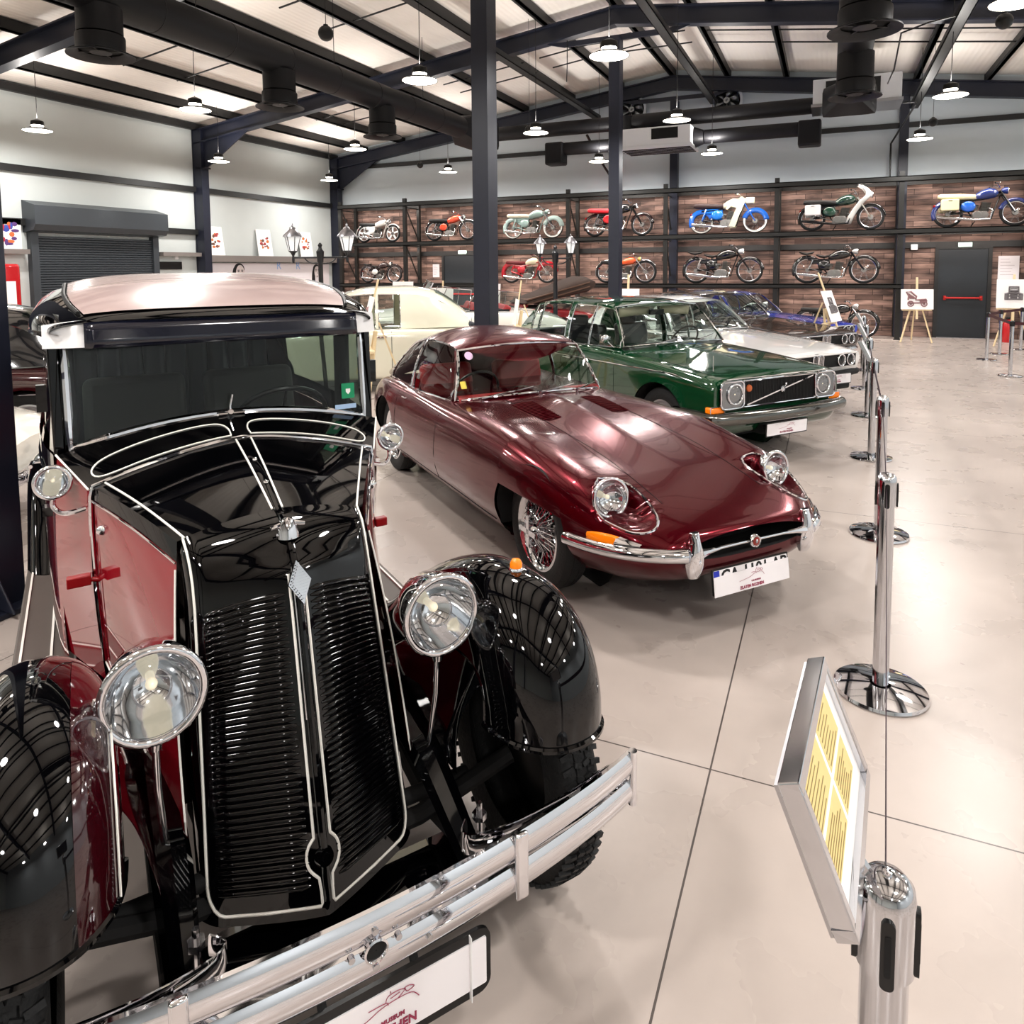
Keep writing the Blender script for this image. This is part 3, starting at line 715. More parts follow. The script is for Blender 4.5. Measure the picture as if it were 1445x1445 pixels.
# --- fenders, running boards ---
FST = catmull([(-1.28, .365), (-1.10, .40), (-.88, .53), (-.67, .69), (-.47, .81), (-.28, .885), (-.11, .908), (.02, .895), (.12, .848), (.195, .765), (.232, .665), (.238, .565)], 5)
FSEC = catmull([(.425, .215), (.432, .145), (.452, .085), (.495, .032), (.545, .006), (.595, 0), (.645, .010), (.690, .042), (.712, .09), (.718, .15)], 4)
def frame2(L, i):
    a = L[max(0, i-1)]; b = L[min(len(L)-1, i+1)]; du, dz = b[0]-a[0], b[1]-a[1]; l = hypot(du, dz)
    return (-dz/l, du/l)
for sd in (-1, 1):
    rings = []
    for i, (u, z) in enumerate(FST):
        n = frame2(FST, i)
        kk = min(1, .35+.65*(u+1.28)/.7) if u < -.58 else 1
        rings.append([(u-n[0]*d*kk, sd*v, z-n[1]*d*kk) for v, d in FSEC])
    m_ = MB(); m_.loft(rings, False); fe = m_.build('front_fender', BLACKPAINT, V, smooth=60, solid=.006)
    m_ = MB(); m_.tube([(p[0], p[1], p[2]) for p in rings[-1]], .008, 6); m_.tube([r[-1] for r in rings], .007, 6); m_.build('fender_bead', BLACKPAINT, fe)
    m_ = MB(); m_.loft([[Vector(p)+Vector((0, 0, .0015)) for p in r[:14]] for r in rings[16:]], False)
    if sd < 0: m_.build('fender_hood_reflection', HOODREFLECT, fe, smooth=60)  # hood side's reflection painted as a maroon sheet over the black fender
    # inner valance down to the chassis
    m_ = MB(); K = len(rings)
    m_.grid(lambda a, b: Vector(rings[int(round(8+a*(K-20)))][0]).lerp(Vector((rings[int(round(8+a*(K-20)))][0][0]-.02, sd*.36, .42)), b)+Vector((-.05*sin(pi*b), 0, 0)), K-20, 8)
    m_.build('fender_valance', HOODREFLECT if sd < 0 else BLACKPAINT, fe)  # right valance: reflection of the hood put into its colour; left plain black
    if sd < 0:
        m_ = MB(); m_.tube([Vector(rings[i][6])+Vector((.002, .003, .003)) for i in range(16, K)], .0025, 6); m_.build('pinstripe', PIN, fe)
    # running board
    m_ = MB(); m_.bx(-2.45, -1.12, min(sd*.50, sd*.72), max(sd*.50, sd*.72), .35, .385); rbd = m_.build('running_board', mat('board_rubber', '#57504b', .55, noise=.1), V, bev=.008)
    m_ = MB()
    for y in (.525, .60, .695): m_.bx(-2.44, -1.13, sd*y-.004, sd*y+.004, .384, .392)
    m_.build('board_strip', PIN, rbd, smooth=0)
    # rear fender
    RST = catmull([(-2.2, .37), (-2.38, .55), (-2.55, .74), (-2.78, .84), (-3.0, .80), (-3.2, .62), (-3.28, .42)], 5)
    rr_ = []
    for i, (u, z) in enumerate(RST):
        n = frame2(RST, i); n = (-n[0], -n[1])
        rr_.append([(u-n[0]*d, sd*(v+.0), z-n[1]*d) for v, d in catmull([(.48, .05), (.55, .01), (.62, 0), (.69, .03), (.72, .1)], 4)])
    m_ = MB(); m_.loft(rr_, False); m_.build('rear_fender', BLACKPAINT, V, solid=.006)
    # sill between board and body
    m_ = MB(); m_.bx(-2.5, -.9, min(sd*.40, sd*.52), max(sd*.40, sd*.52), .36, .44); m_.build('sill', BLACKPAINT, V, bev=.01)
    car_wheel(V, (-.12, sd*.62, .345), .345, .125, sd, wall=.64, rimmat=mat('wheel_black', '#0a0a0b', .3), tread=True)
    car_wheel(V, (-2.75, sd*.625, .345), .345, .125, sd, wall=.64, rimmat=MAROON)
    # chassis horn and headlamp stalk
    m_ = MB(); m_.tube([(-1.0, sd*.33, .42), (-.4, sd*.33, .44), (-.1, sd*.33, .40), (.12, sd*.33, .30), (.22, sd*.33, .29)], [.04, .045, .045, .035, .025], 8, up=(0, 0, 1)); m_.build('chassis_rail', BLACKPAINT, V)
    m_ = MB()
    for k in range(4): m_.tube([(-.62+.03*k, sd*.36, .27+.012*k), (-.2, sd*.36, .19+.014*k), (.16-.03*k, sd*.36, .27+.012*k)], .014, 6)
    m_.build('leaf_spring', MATTEBLACK, V)
    m_ = MB(); m_.tube([(-.15, sd*.335, .38), (-.115, sd*.35, .60), (-.105, sd*.352, .735)], .0085, 10); m_.sph((-.15, sd*.335, .375), (.022, .022, .026), 12)
    m_.cyl((-.105, sd*.352, .70), (-.105, sd*.352, .745), .014, .022, 12); m_.build('lamp_stalk', CHROME, V)
    round_lamp(V, (-.075, sd*.352, .843), .104, (1, 0, .03), .17, 'headlight', rim=.010)
    # cowl lamp on its curved bracket
    round_lamp(V, (-.93, sd*.548, 1.138), .047, (1, 0, .05), .075, 'cowl_lamp', rim=.007)
    m_ = MB(); m_.tube(catmull([(-.95, sd*.548, 1.09), (-.95, sd*.55, 1.055), (-.93, sd*.52, 1.035), (-.89, sd*.46, 1.055)], 4), .008, 8); m_.build('lamp_bracket', CHROME, V)
    # horn bolt stay from lamp to fender
    m_ = MB(); m_.tube([(-.115, sd*.44, .84), (-.13, sd*.50, .835)], .009, 8); m_.sph((-.13, sd*.50, .835), .02, 10); m_.tube([(-.13, sd*.50, .83), (-.14, sd*.485, .70), (-.12, sd*.47, .60)], .005, 6); m_.build('lamp_stay', CHROME, V)
m_ = MB(); m_.cyl((-.15, -.46, .30), (-.15, .46, .30), .022, n=10); m_.tube([(-.1, -.58, .345), (-.13, -.3, .25), (-.13, .3, .25), (-.1, .58, .345)], .025, 8); m_.build('front_axle', MATTEBLACK, V)
m_ = MB(); m_.bx(-2.9, -.45, -.36, .36, .30, .46); m_.build('underbody', MATTEBLACK, V, smooth=0)
m_ = MB(); m_.grid(lambda a, b: Vector((-.12+.20*b+.02*sin(pi*b), -.37+.74*a, (.178-.03*b*b))), 12, 6); m_.build('front_apron', BLACKPAINT, V, solid=.006)
# amber lamp on the left fender
m_ = MB(); m_.lathe([(.022, 0), (.022, .008), (.019, .012)], 20, Matrix.Translation((-.09, .60, .902))); al = m_.build('indicator', CHROME, V)
m_ = MB(); m_.lathe([(.018, .01), (.018, .024), (.012, .034), (.001, .037)], 20, Matrix.Translation((-.09, .60, .902))); m_.build('lens', AMBER, al)
# red trafficator by the right hood side
m_ = MB(); m_.box((-.86, -.493, .84), (.03, .065, .032), None); m_.cyl((-.86, -.47, .84), (-.86, -.43, .83), .008, n=8); m_.build('side_reflector', mat('reflector_red', '#8a0c12', .3), V, bev=.004)
m_ = MB(); m_.box((-.86, .475, .84), (.03, .045, .032), None); m_.build('side_reflector', mat('reflector_red', '#8a0c12', .3), V, bev=.004)
# --- bumper: two chrome blades ---
def bpath(z, du=0, n=28, v0=-.765, v1=.765):
    return [Vector((.325+du-.085*abs(v0+(v1-v0)*i/n)**2/.58-.01*abs((v0+(v1-v0)*i/n)/.765)**6, v0+(v1-v0)*i/n, z)) for i in range(n+1)]
def blade(mb, path, h, th=.010, crown=.012):
    rings = []
    for i, p in enumerate(path):
        a = path[max(0, i-1)]; b = path[min(len(path)-1, i+1)]; t = (b-a).normalized(); n = Vector((t.y, -t.x, 0))
        if n.x < 0: n = -n
        rings.append([p+n*(crown*(1-(k/4)**2)) + Vector((0, 0, h/2*k/4)) for k in range(-4, 5)]+[p-n*th+Vector((0, 0, h/2*k/4)) for k in (4, 0, -4)])
    mb.loft(rings, True, (True, True))
m_ = MB(); blade(m_, bpath(.446), .066); blade(m_, bpath(.370), .066)
bu = m_.build('bumper', CHROME, V, smooth=50)
for sd in (-1, 1):
    m_ = MB(); m_.tube([Vector((.235, .765*sd, .335)), Vector((.235, .765*sd, .485))], .012, 10); m_.build('bumper_end', CHROME, bu)
for v_ in (-.36, .36):
    x = .325-.085*v_**2/.58
    m_ = MB(); m_.box((x+.014, v_, .408), (.014, .034, .16)); m_.build('bumper_clamp', CHROME, bu, bev=.006)
    sd = sgn(v_)
    m_ = MB(); blade(m_, [Vector(p) for p in catmull([(.18, sd*.29, .43), (.21, sd*.265, .43), (.235, sd*.285, .43), (.25, sd*.40, .43), (.235, sd*.58, .43), (.215, sd*.70, .43), (.235, sd*.755, .43)], 4)], .05, .004, .003); m_.build('bumper_strap', CHROME, bu)
    m_ = MB(); m_.cyl((.2, sd*.315, .36), (.2, sd*.315, .50), .007, n=8); m_.cyl((.2, sd*.315, .46), (.2, sd*.315, .475), .018, n=6); m_.build('bumper_bolt', CHROME2, bu)
m_ = MB(); T = axis_T((.333, 0, .408), (1, 0, 0)); m_.lathe([(.026, .012), (.022, .014), (.018, .008), (.018, -.01)], 24, T)
hole = m_.build('crank_hole_ring', CHROME, bu)
m_ = MB(); m_.lathe([(.019, .0085), (.001, .0085)], 24, T); m_.build('crank_hole', MATTEBLACK, hole)
for (v_, z_) in ((.05, .41), (-.05, .41), (0, .447), (0, .369), (.12, .37)):
    m_ = MB(); m_.cyl((.33-.1*v_**2, v_, z_), (.342-.1*v_**2, v_, z_), .007, n=10); m_.build('bumper_stud', CHROME2, bu)
T = axis_T((.312, 0, .222), (1, 0, .0))
m_ = MB(); m_.prism(rrect(.56, .155, .03), .01, T, -.01); m_.bx(-.26, .26, -.0, .0, 0, .0, T); pl = m_.build('plate_backing', BLACKPL, V, smooth=0)
m_ = MB(); m_.prism(rrect(.535, .112, .004), .003, T); m_.build('license_plate', PLATEWHITE, pl, smooth=0)
museum_mark(pl, T, .535, .118, .0045, 1.15)
for x_ in (-.226, .226):
    m_ = MB(); m_.bx(x_-.001, x_+.001, -.077, .077, .0, .0115, T); m_.build('plate_clip', WHITEPL, pl, smooth=0)
m_ = MB(); m_.tube([(.26, -.1, .34), (.30, -.1, .29)], .01, 6); m_.tube([(.26, .1, .34), (.30, .1, .29)], .01, 6); m_.build('plate_bracket', MATTEBLACK, pl)
# ================= GENERIC CAR SHELL =================
def half_ring(s):
    """s: list of (v, z) from top centre to bottom centre"""
    return catmull(s, 5)
class Shell:
    def __init__(S, st, nu=90, u_dense=None):
        S.st = sorted(st, key=lambda r: r[0])
        flat = [(r[0],)+tuple(x for p in r[1] for x in p) for r in S.st]
        S.flat = flat; S.u0 = flat[0][0]; S.u1 = flat[-1][0]
    def ctrl(S, u):
        q = interp(S.flat, u); return [(q[2*i], q[2*i+1]) for i in range(len(q)//2)]
    def ring(S, u): return half_ring(S.ctrl(u))
    def top(S, u, v):
        r = S.ring(u); v = abs(v)
        for a, b in zip(r, r[1:]):
            if a[0] <= v <= b[0] and b[0] > a[0]: return a[1]+(b[1]-a[1])*(v-a[0])/(b[0]-a[0])
        return r[0][1]
    def sidev(S, u, z):
        r = S.ring(u); best = 0
        for a, b in zip(r, r[1:]):
            if min(a[1], b[1]) <= z <= max(a[1], b[1]) and abs(a[1]-b[1]) > 1e-6:
                best = max(best, a[0]+(b[0]-a[0])*(z-a[1])/(b[1]-a[1]))
        return best or max(p[0] for p in r)
def build_shell(parent, S, paint, arches=(), us=None, split=None, warp=None, names=('body',), cap=(True, True), capmat=None):
    """arches: (u, z, r).  split(u, v, z) -> part index.  warp(p) -> moved point."""
    if us is None:
        n = 110; us = [S.u0+(S.u1-S.u0)*i/n for i in range(n+1)]
    rings = []
    for u in us:
        h = S.ring(u); full = [(u, v, z) for v, z in h]+[(u, -v, z) for v, z in reversed(h[1:-1])]
        rings.append(full)
    n = len(rings[0])
    P = [[Vector(p) for p in r] for r in rings]
    if warp:
        for r in P:
            for j in range(n): r[j] = warp(r[j])
    def inside(p):
        for (au, az, ar) in arches:
            if abs(p.y) > .35 and hypot(p.x-au, p.z-az) < ar: return (au, az, ar)
        return None
    ins = [[inside(p) for p in r] for r in P]
    parts = [MB() for _ in names]
    for i in range(len(us)-1):
        for j in range(n):
            k = (j+1) % n
            q = [(i, j), (i, k), (i+1, k), (i+1, j)]
            if all(ins[a][b] for a, b in q): continue
            pts = []
            for a, b in q:
                p = P[a][b].copy(); t = ins[a][b]
                if t:
                    d = Vector((p.x-t[0], p.z-t[1])); L_ = d.length or 1e-6
                    p.x = t[0]+d.x/L_*t[2]; p.z = t[1]+d.y/L_*t[2]
                    if p.z > t[1]-.1: p.y = sgn(p.y)*S.sidev(p.x, p.z)
                pts.append(p)
            c = sum(pts, Vector())/4
            parts[split(c.x, c.y, c.z) if split else 0].add(pts, [(0, 1, 2, 3)])
    if cap[0]: parts[0].add(P[0], [tuple(range(n))])
    if cap[1]: parts[0].add(P[-1], [tuple(range(n))])
    out = []
    for nm, mb in zip(names, parts):
        if mb.f: out.append(mb.build(nm, paint, parent, smooth=38))
    for (au, az, ar) in arches:
        for sd in (-1, 1):
            def wp(a, b):
                t = pi*1.12*a-.06*pi; z = az+ar*sin(t)*1.003; w_ = S.sidev(au+ar*cos(t), max(z, az-.02))-.018
                return Vector((au+ar*cos(t)*1.003, sd*(w_+(.42-w_)*b), z))
            m_ = MB(); m_.grid(wp, 24, 3)
            m_.add([(au+ar*cos(2*pi*t/24), sd*.42, az+ar*sin(2*pi*t/24)) for t in range(24)], [tuple(range(24))])
            m_.build('wheel_well', MATTEBLACK, parent)
    return out
class Cabin:
    """belt/rail/roof tables: u -> (vb, zb, vr, zr, zc)"""
    def __init__(C_, tab): C_.tab = sorted(tab)
    def q(C_, u): return interp(C_.tab, u)
    def side(C_, u, b, sd, off=0):
        vb, zb, vr, zr, zc = C_.q(u)
        return Vector((u, sd*(vb+(vr-vb)*b+.025*sin(pi*b)+off), zb+(zr-zb)*b))
    def roof(C_, u, a):
        vb, zb, vr, zr, zc = C_.q(u)
        return Vector((u, a*vr, zr+(zc-zr)*(1-abs(a)**2.3)))
def cabin_parts(parent, C_, paint, wsb, wst, roof_u, segs, rear=None, trim=CHROME, glass=None, seats=SEATDARK, dash=BLACKPL, wheel_side=1, seat_u=None, a_paint=None, trim_r=.008, rear_seats=True, frame_w=.0):
    """wsb, wst: windscreen (corner, centre) points bottom/top; roof_u=(front, rear); segs: side panes (u0, u1); rear=(u_top, u_bot, z_bot, v_bot)"""
    glass = glass or GLASS
    (cb, mb_), (ct, mt) = wsb, wst
    def ws(a, b):
        A = abs(a)**2; k = 1-abs(a)**2
        p0 = Vector((mb_[0]+(cb[0]-mb_[0])*A, a*cb[1], mb_[2]+(cb[2]-mb_[2])*A)); p1 = Vector((mt[0]+(ct[0]-mt[0])*A, a*ct[1], mt[2]+(ct[2]-mt[2])*A))
        return p0.lerp(p1, b)+Vector((.02*sin(pi*b), 0, .008*sin(pi*b)))
    m_ = MB(); m_.grid(lambda a, b: ws(-1+2*a, b), 20, 6); w_ = m_.build('windscreen', glass, parent)
    fr = [ws(-1, b/6) for b in range(7)]+[ws(-1+2*a/16, 1) for a in range(1, 17)]+[ws(1, 1-b/6) for b in range(1, 7)]+[ws(1-2*a/16, 0) for a in range(1, 16)]
    m_ = MB(); m_.tube(fr, trim_r, 8, True); m_.build('windscreen_trim', trim, w_)
    u0, u1 = roof_u
    m_ = MB(); m_.grid(lambda a, b: C_.roof(u0+(u1-u0)*a+(mt[0]-ct[0])*(1-(2*b-1)**2)*(1-a), -1+2*b), 30, 24)
    # pillars, per side, painted: everything between the panes
    edges = []
    lo = ct[0]
    uu = [cb[0]] + [x for s in segs for x in s] + [u1]
    for sd in (-1, 1):
        for k in range(0, len(uu), 2):
            a0, a1 = uu[k], uu[k+1]
            if abs(a0-a1) < 1e-4: continue
            if k == 0: m_.grid(lambda a, b: ws(sd, b)+Vector((-.045*a, sd*.006*a, 0)), 3, 6)
            else: m_.grid(lambda a, b: C_.side(a0+(a1-a0)*a, b, sd), 6, 6)
        if frame_w:
            m_.grid(lambda a, b: C_.side(uu[1]+(uu[-2]-uu[1])*a, 1-frame_w+frame_w*b, sd, .003), 20, 2)
    r_ = m_.build('roof', a_paint or paint, parent, smooth=50)
    for sd in (-1, 1):
        for (a0, a1) in segs:
            m_ = MB(); m_.grid(lambda a, b: C_.side(a0+(a1-a0)*a, .0+1.0*b, sd, -.006), 16, 4); g_ = m_.build('side_window', glass, parent)
            pts = [C_.side(a0, t/4, sd) for t in range(5)]+[C_.side(a0+(a1-a0)*t/16, 1-frame_w, sd) for t in range(1, 17)]+[C_.side(a1, 1-t/4, sd) for t in range(1, 5)]+[C_.side(a1+(a0-a1)*t/8, 0, sd) for t in range(1, 8)]
            m_ = MB(); m_.tube(pts, trim_r*.8, 6, True); m_.build('window_trim', trim, g_)
    if rear:
        ut, ub, zb, vb = rear
        def rg(a, b):
            p1 = C_.roof(ut, a*.97); p0 = Vector((ub-.0, a*vb, zb+.03*(1-a*a)))
            return p0.lerp(p1, b)+Vector((-.02*sin(pi*b), 0, .01*sin(pi*b)))
        m_ = MB(); m_.grid(lambda a, b: rg(-1+2*a, b), 16, 5); m_.build('rear_window', glass, parent)
        for sd in (-1, 1):
            m_ = MB(); m_.grid(lambda a, b: rg(sd, b).lerp(C_.side(max(u1, C_.tab[0][0]), b, sd), a), 4, 6); m_.build('rear_pillar', paint, parent)
    # interior
    vb, zb, vr, zr, zc = C_.q((u0+u1)/2); fl = zb-.5
    su = seat_u if seat_u is not None else u0-.55
    m_ = MB(); m_.bx(u1+.1, cb[0]+.15, -vb+.1, vb-.1, fl-.02, fl); m_.build('cabin_floor', MATTEBLACK, parent, smooth=0)
    m_ = MB(); m_.tube([(cb[0]-.02, -vb+.08, zb-.03), (mb_[0]-.2, 0, zb-.02), (cb[0]-.02, vb-.08, zb-.03)], .07, 10, flat=1); m_.build('dashboard', dash, parent)
    for sd in (-1, 1):
        m_ = MB(); m_.box((su, sd*vb*.5, fl+.17), (.48, .48, .16)); m_.beam((su-.22, sd*vb*.5, fl+.2), (su-.36, sd*vb*.5, zb+.16), .46, .12, (1, 0, 0)); m_.build('front_seat', seats, parent, bev=.04, bseg=3)
    if rear_seats:
        m_ = MB(); m_.box((su-.95, 0, fl+.17), (.45, vb*1.7, .16)); m_.beam((su-1.12, 0, fl+.2), (su-1.25, 0, zb+.06), vb*1.7, .12, (1, 0, 0)); m_.build('rear_seat', seats, parent, bev=.04, bseg=3)
    T = axis_T((cb[0]-.28, wheel_side*vb*.5, zb+.02), (-.85, 0, .5)); m_ = MB(); m_.tube([T @ Vector((.19*cos(2*pi*k/24), .19*sin(2*pi*k/24), 0)) for k in range(24)], .011, 6, True)
    for a in (0, 180, 270): m_.tube([T @ Vector((0, 0, -.02)), T @ Vector((.19*cos(R(a)), .19*sin(R(a)), 0))], .008, 5)
    m_.cyl(T @ Vector((0, 0, -.3)), T @ Vector((0, 0, 0)), .02, n=8); m_.build('steering_wheel', BLACKPL, parent)
    return ws
def wiper(parent, ws, a0, a1, b1=.5):
    m_ = MB(); p0 = ws(a0, -.03)+Vector((.02, 0, .01)); p1 = ws(a1, b1)+Vector((.012, 0, .006))
    m_.tube([p0, p0.lerp(p1, .5)+Vector((.012, 0, .008)), p1.lerp(p0, .35)], .005, 6)
    d = (p1-p0); m_.tube([p0.lerp(p1, .25)+Vector((.005, 0, 0)), p1], .0045, 6)
    m_.cyl(p0+Vector((0, 0, -.015)), p0+Vector((.004, 0, .01)), .012, n=10); m_.build('wiper', CHROME2, parent)
def mirror(parent, c, sd, mat_=CHROME):
    m_ = MB(); m_.tube([c, (c[0]-.02, c[1]+sd*.05, c[2]+.05), (c[0]-.03, c[1]+sd*.07, c[2]+.07)], .007, 6)
    m_.sph((c[0]-.02, c[1]+sd*.09, c[2]+.095), (.025, .06, .042), 14); m_.build('door_mirror', mat_, parent)
def panel_line(parent, pts, r=.0022):
    m_ = MB(); m_.tube(pts, r, 5); m_.build('panel_gap', MATTEBLACK, parent)

# ================= MAROON SPORTS COUPE =================
E_ = thing('sports_coupe', 'metallic maroon long-nosed sports coupe with chrome wire wheels and oval mouth', 'car', (-.995, 4.177, 0), R(-39.62))
def burgundy():
    m = mat('burgundy_metallic', '#6e0417', .2, coat=.4, spec=.2)
    b = m.node_tree.nodes['Principled BSDF']; b.inputs['Metallic'].default_value = .7
    b.inputs['Base Color'].default_value = lin('#540210')
    return m
BURG = burgundy()
def er(zc, z1, vf, zf, p3, w, zw, p5, wb, zb, z8=None):
    return [(0, zc), (vf*.5, z1), (vf, zf), p3, (w, zw), p5, (wb, zb), (wb*.5, z8 or zb), (0, z8 or zb)]
ES = Shell([
 (.868, er(.502, .498, .26, .486, (.365, .462), .385, .437, (.36, .410), .26, .388, .380)),
 (.862, er(.512, .508, .29, .497, (.405, .468), .43, .437, (.40, .396), .29, .362, .35)),
 (.845, er(.521, .518, .33, .508, (.445, .478), .475, .437, (.44, .378), .32, .325, .31)),
 (.80, er(.535, .533, .38, .524, (.49, .488), .525, .437, (.49, .355), .36, .285, .275)),
 (.70, er(.565, .564, .45, .556, (.57, .518), .608, .44, (.575, .34), .43, .25, .24)),
 (.52, er(.610, .612, .545, .618, (.665, .572), .705, .46, (.68, .34), .52, .215, .205)),
 (.30, er(.662, .664, .59, .688, (.725, .635), .768, .485, (.75, .34), .6, .21, .20)),
 (.05, er(.715, .713, .61, .748, (.76, .69), .805, .505, (.79, .33), .66, .19, .18)),
 (-.25, er(.768, .748, .615, .783, (.775, .715), .82, .52, (.805, .33), .68, .18, .18)),
 (-.65, er(.82, .79, .615, .80, (.775, .725), .82, .525, (.805, .33), .69, .18, .18)),
 (-1.1, er(.855, .825, .62, .806, (.77, .735), .815, .53, (.80, .33), .69, .18, .18)),
 (-1.5, er(.86, .84, .65, .80, (.77, .735), .815, .53, (.80, .33), .69, .18, .18)),
 (-2.1, er(.80, .80, .68, .80, (.775, .745), .82, .54, (.80, .33), .69, .18, .18)),
 (-2.6, er(.80, .805, .67, .815, (.78, .765), .83, .56, (.805, .33), .69, .18, .18)),
 (-2.95, er(.79, .80, .63, .80, (.745, .75), .80, .56, (.775, .35), .66, .22, .2)),
 (-3.3, er(.73, .735, .54, .735, (.66, .69), .715, .55, (.69, .38), .55, .28, .27)),
 (-3.6, er(.64, .645, .40, .64, (.50, .61), .545, .53, (.52, .42), .4, .34, .34)),
 (-3.78, er(.56, .56, .2, .56, (.26, .545), .28, .51, (.26, .46), .2, .42, .42))])
LOOP = catmull([(.338, .544), (.353, .444), (.445, .398), (.575, .405), (.687, .432), (.738, .474), (.737, .528), (.697, .581), (.622, .630), (.553, .662), (.494, .664), (.432, .636), (.338, .544)], 5)[:-1]
LC = (.53, .535)
LPOL = sorted((atan2(v-LC[1], u-LC[0]), hypot(v-LC[1], u-LC[0])) for u, v in LOOP)
LPOL = [(LPOL[-1][0]-2*pi, LPOL[-1][1])]+LPOL+[(LPOL[0][0]+2*pi, LPOL[0][1])]
def loop_r(u, v):
    a = atan2(v-LC[1], u-LC[0])
    for p, q in zip(LPOL, LPOL[1:]):
        if p[0] <= a <= q[0]: return hypot(v-LC[1], u-LC[0])/(p[1]+(q[1]-p[1])*(a-p[0])/max(1e-9, q[0]-p[0]))
    return 9
def ewarp(p):
    if p.x < .28 or p.x > .80 or p.z < .44: return p
    r = loop_r(p.x, abs(p.y))
    if r < 1:
        f_ = min(1, (1-r)*3.0); f_ = f_*f_*(3-2*f_)
        dep = f_*(.03+.075*max(0, min(1, (.70-p.x)/.25)))
        return Vector((p.x-dep*.5, p.y-sgn(p.y)*dep*.15, p.z-dep*.85))
    return p
us = [-3.78+.04*i for i in range(88)]; us = [u for u in us if u < .3]+[.3+.012*i for i in range(45)]+[.845, .855, .861, .868]
us = sorted(set(round(u, 4) for u in us if u <= .868))
def esplit(u, v, z):
    if u > -1.36 and z > .30 and not (u > .8): return 1
    if -2.30 < u < -1.44 and .26 < z < .79 and abs(v) > .6: return 2 if v > 0 else 3
    return 0
build_shell(E_, ES, BURG, [(0, .325, .365), (-2.67, .325, .345)], us, esplit, ewarp, ('body', 'hood', 'door', 'door'), cap=(True, False))
# mouth tunnel
m_ = MB(); h = ES.ring(.868); full = [(v, z) for v, z in h]+[(-v, z) for v, z in reversed(h[1:-1])]
m_.loft([[(.868-.10*k, v*(1-.06*k), z) for v, z in full] for k in range(3)], True, (False, True)); m_.build('mouth', MATTEBLACK, E_)
for sd in (-1, 1):
    panel_line(E_, [(-1.40, sd*(ES.sidev(-1.40, z)+.001), z) for z in (.27, .35, .45, .55, .65, .73)])
    panel_line(E_, [(-2.32, sd*(ES.sidev(-2.32, z)+.001), z) for z in (.30, .40, .5, .6, .7, .77)])
    panel_line(E_, [(u, sd*(ES.sidev(u, .265)+.001), .265) for u in [-.42-.1*k for k in range(20)]])
    # thin bright line where bonnet top meets the wings
    panel_line(E_, [(u, sd*.335, ES.top(u, .335)+.001) for u in [-1.2+.1*k for k in range(19)]], .0018)
    # lamp, its recess trim
    T = None
    lh = round_lamp(E_, (.485, sd*.568, .622), .096, (1, sd*.06, .10), .10, 'headlight', rim=.011)
    m_ = MB(); m_.tube([(u, sd*v, ES.top(u, v)+.002) for u, v in LOOP], .0075, 8, True); m_.build('lamp_recess_trim', CHROME, E_)
    # amber + white indicator above the bumper
    def ind(u, z, o): return Vector((u, sd*(ES.sidev(u, z)+o), z))
    m_ = MB(); m_.loft([[ind(.50+.19*i/8, .468+dz*sin(pi*(.08+.84*i/8))**.5, .004+.022*o*sin(pi*(.08+.84*i/8))) for dz, o in ((.026, 0), (.02, .8), (0, 1.1), (-.02, .8), (-.026, 0))] for i in range(9)], False)
    il = m_.build('indicator', AMBER, E_)
    m_ = MB(); m_.loft([[ind(.66+.09*i/6, .466+dz*(1-i/6*.8), .006+.03*o*(1-i/6*.7)) for dz, o in ((.026, 0), (.02, .8), (0, 1.1), (-.02, .8), (-.026, 0))] for i in range(7)], False); m_.build('indicator_chrome', CHROME, il)
    # quarter bumper with overrider
    path = catmull([(.36, sd*.775, .422), (.50, sd*.735, .424), (.62, sd*.68, .425), (.73, sd*.60, .427), (.82, sd*.50, .429), (.875, sd*.40, .43)], 4)
    m_ = MB(); m_.tube(path, [.012]+[.036]*(len(path)-2)+[.034], 12, flat=.95, up=(0, 0, 1)); bu = m_.build('bumper', CHROME, E_)
    m_ = MB(); m_.loft([[(.885+.05*sin(pi*(.06+.88*t))**.6*cx-.01, sd*(.362+sy*(.55+.45*sin(pi*min(1, t*1.15+.08)))), .318+.22*t) for cx, sy in ((-.2, -.045), (.5, -.043), (.9, -.022), (1, 0), (.9, .022), (.5, .043), (-.2, .045), (-.6, .03), (-.6, -.03))] for t in [i/12 for i in range(13)]], True)
    m_.build('overrider', CHROME, bu, bev=.003)
    m_ = MB(); m_.tube([(.90, sd*.34, .440), (.895, sd*.28, .441), (.888, sd*.2, .441), (.885, 0, .441)], [.022, .012, .0075, .0075], 8); m_.build('mouth_bar', CHROME, bu)
    car_wheel(E_, (0, sd*.655, .325), .325, .165, sd, 'wire', wall=.66)
    car_wheel(E_, (-2.67, sd*.65, .325), .325, .165, sd, 'wire', wall=.66)
    # louvres in the bonnet
    m_ = MB()
    for k in range(15):
        u = -1.02+.028*k; v0 = .20; v1 = .37-.002*k
        m_.tube([(u, sd*v0, ES.top(u, v0)+.001), (u+.003, sd*(v0+v1)/2, ES.top(u, (v0+v1)/2)+.007), (u, sd*v1, ES.top(u, v1)+.001)], .0055, 6)
    m_.build('hood_louvres', BURG, E_)
T = axis_T((.90, 0, .441), (1, 0, 0)); m_ = MB(); m_.lathe([(.033, -.01), (.033, .004), (.028, .012), (.024, .008), (.001, .008)], 28, T); bd = m_.build('badge', CHROME, E_)
m_ = MB(); m_.lathe([(.022, .009), (.013, .011), (.001, .011)], 24, T); m_.build('badge_disc', mat('badge_red', '#8c2a22', .3), bd)
m_ = MB(); m_.sph(T @ Vector((0, .001, .012)), (.004, .008, .010), 10); m_.build('badge_head', ALU, bd)
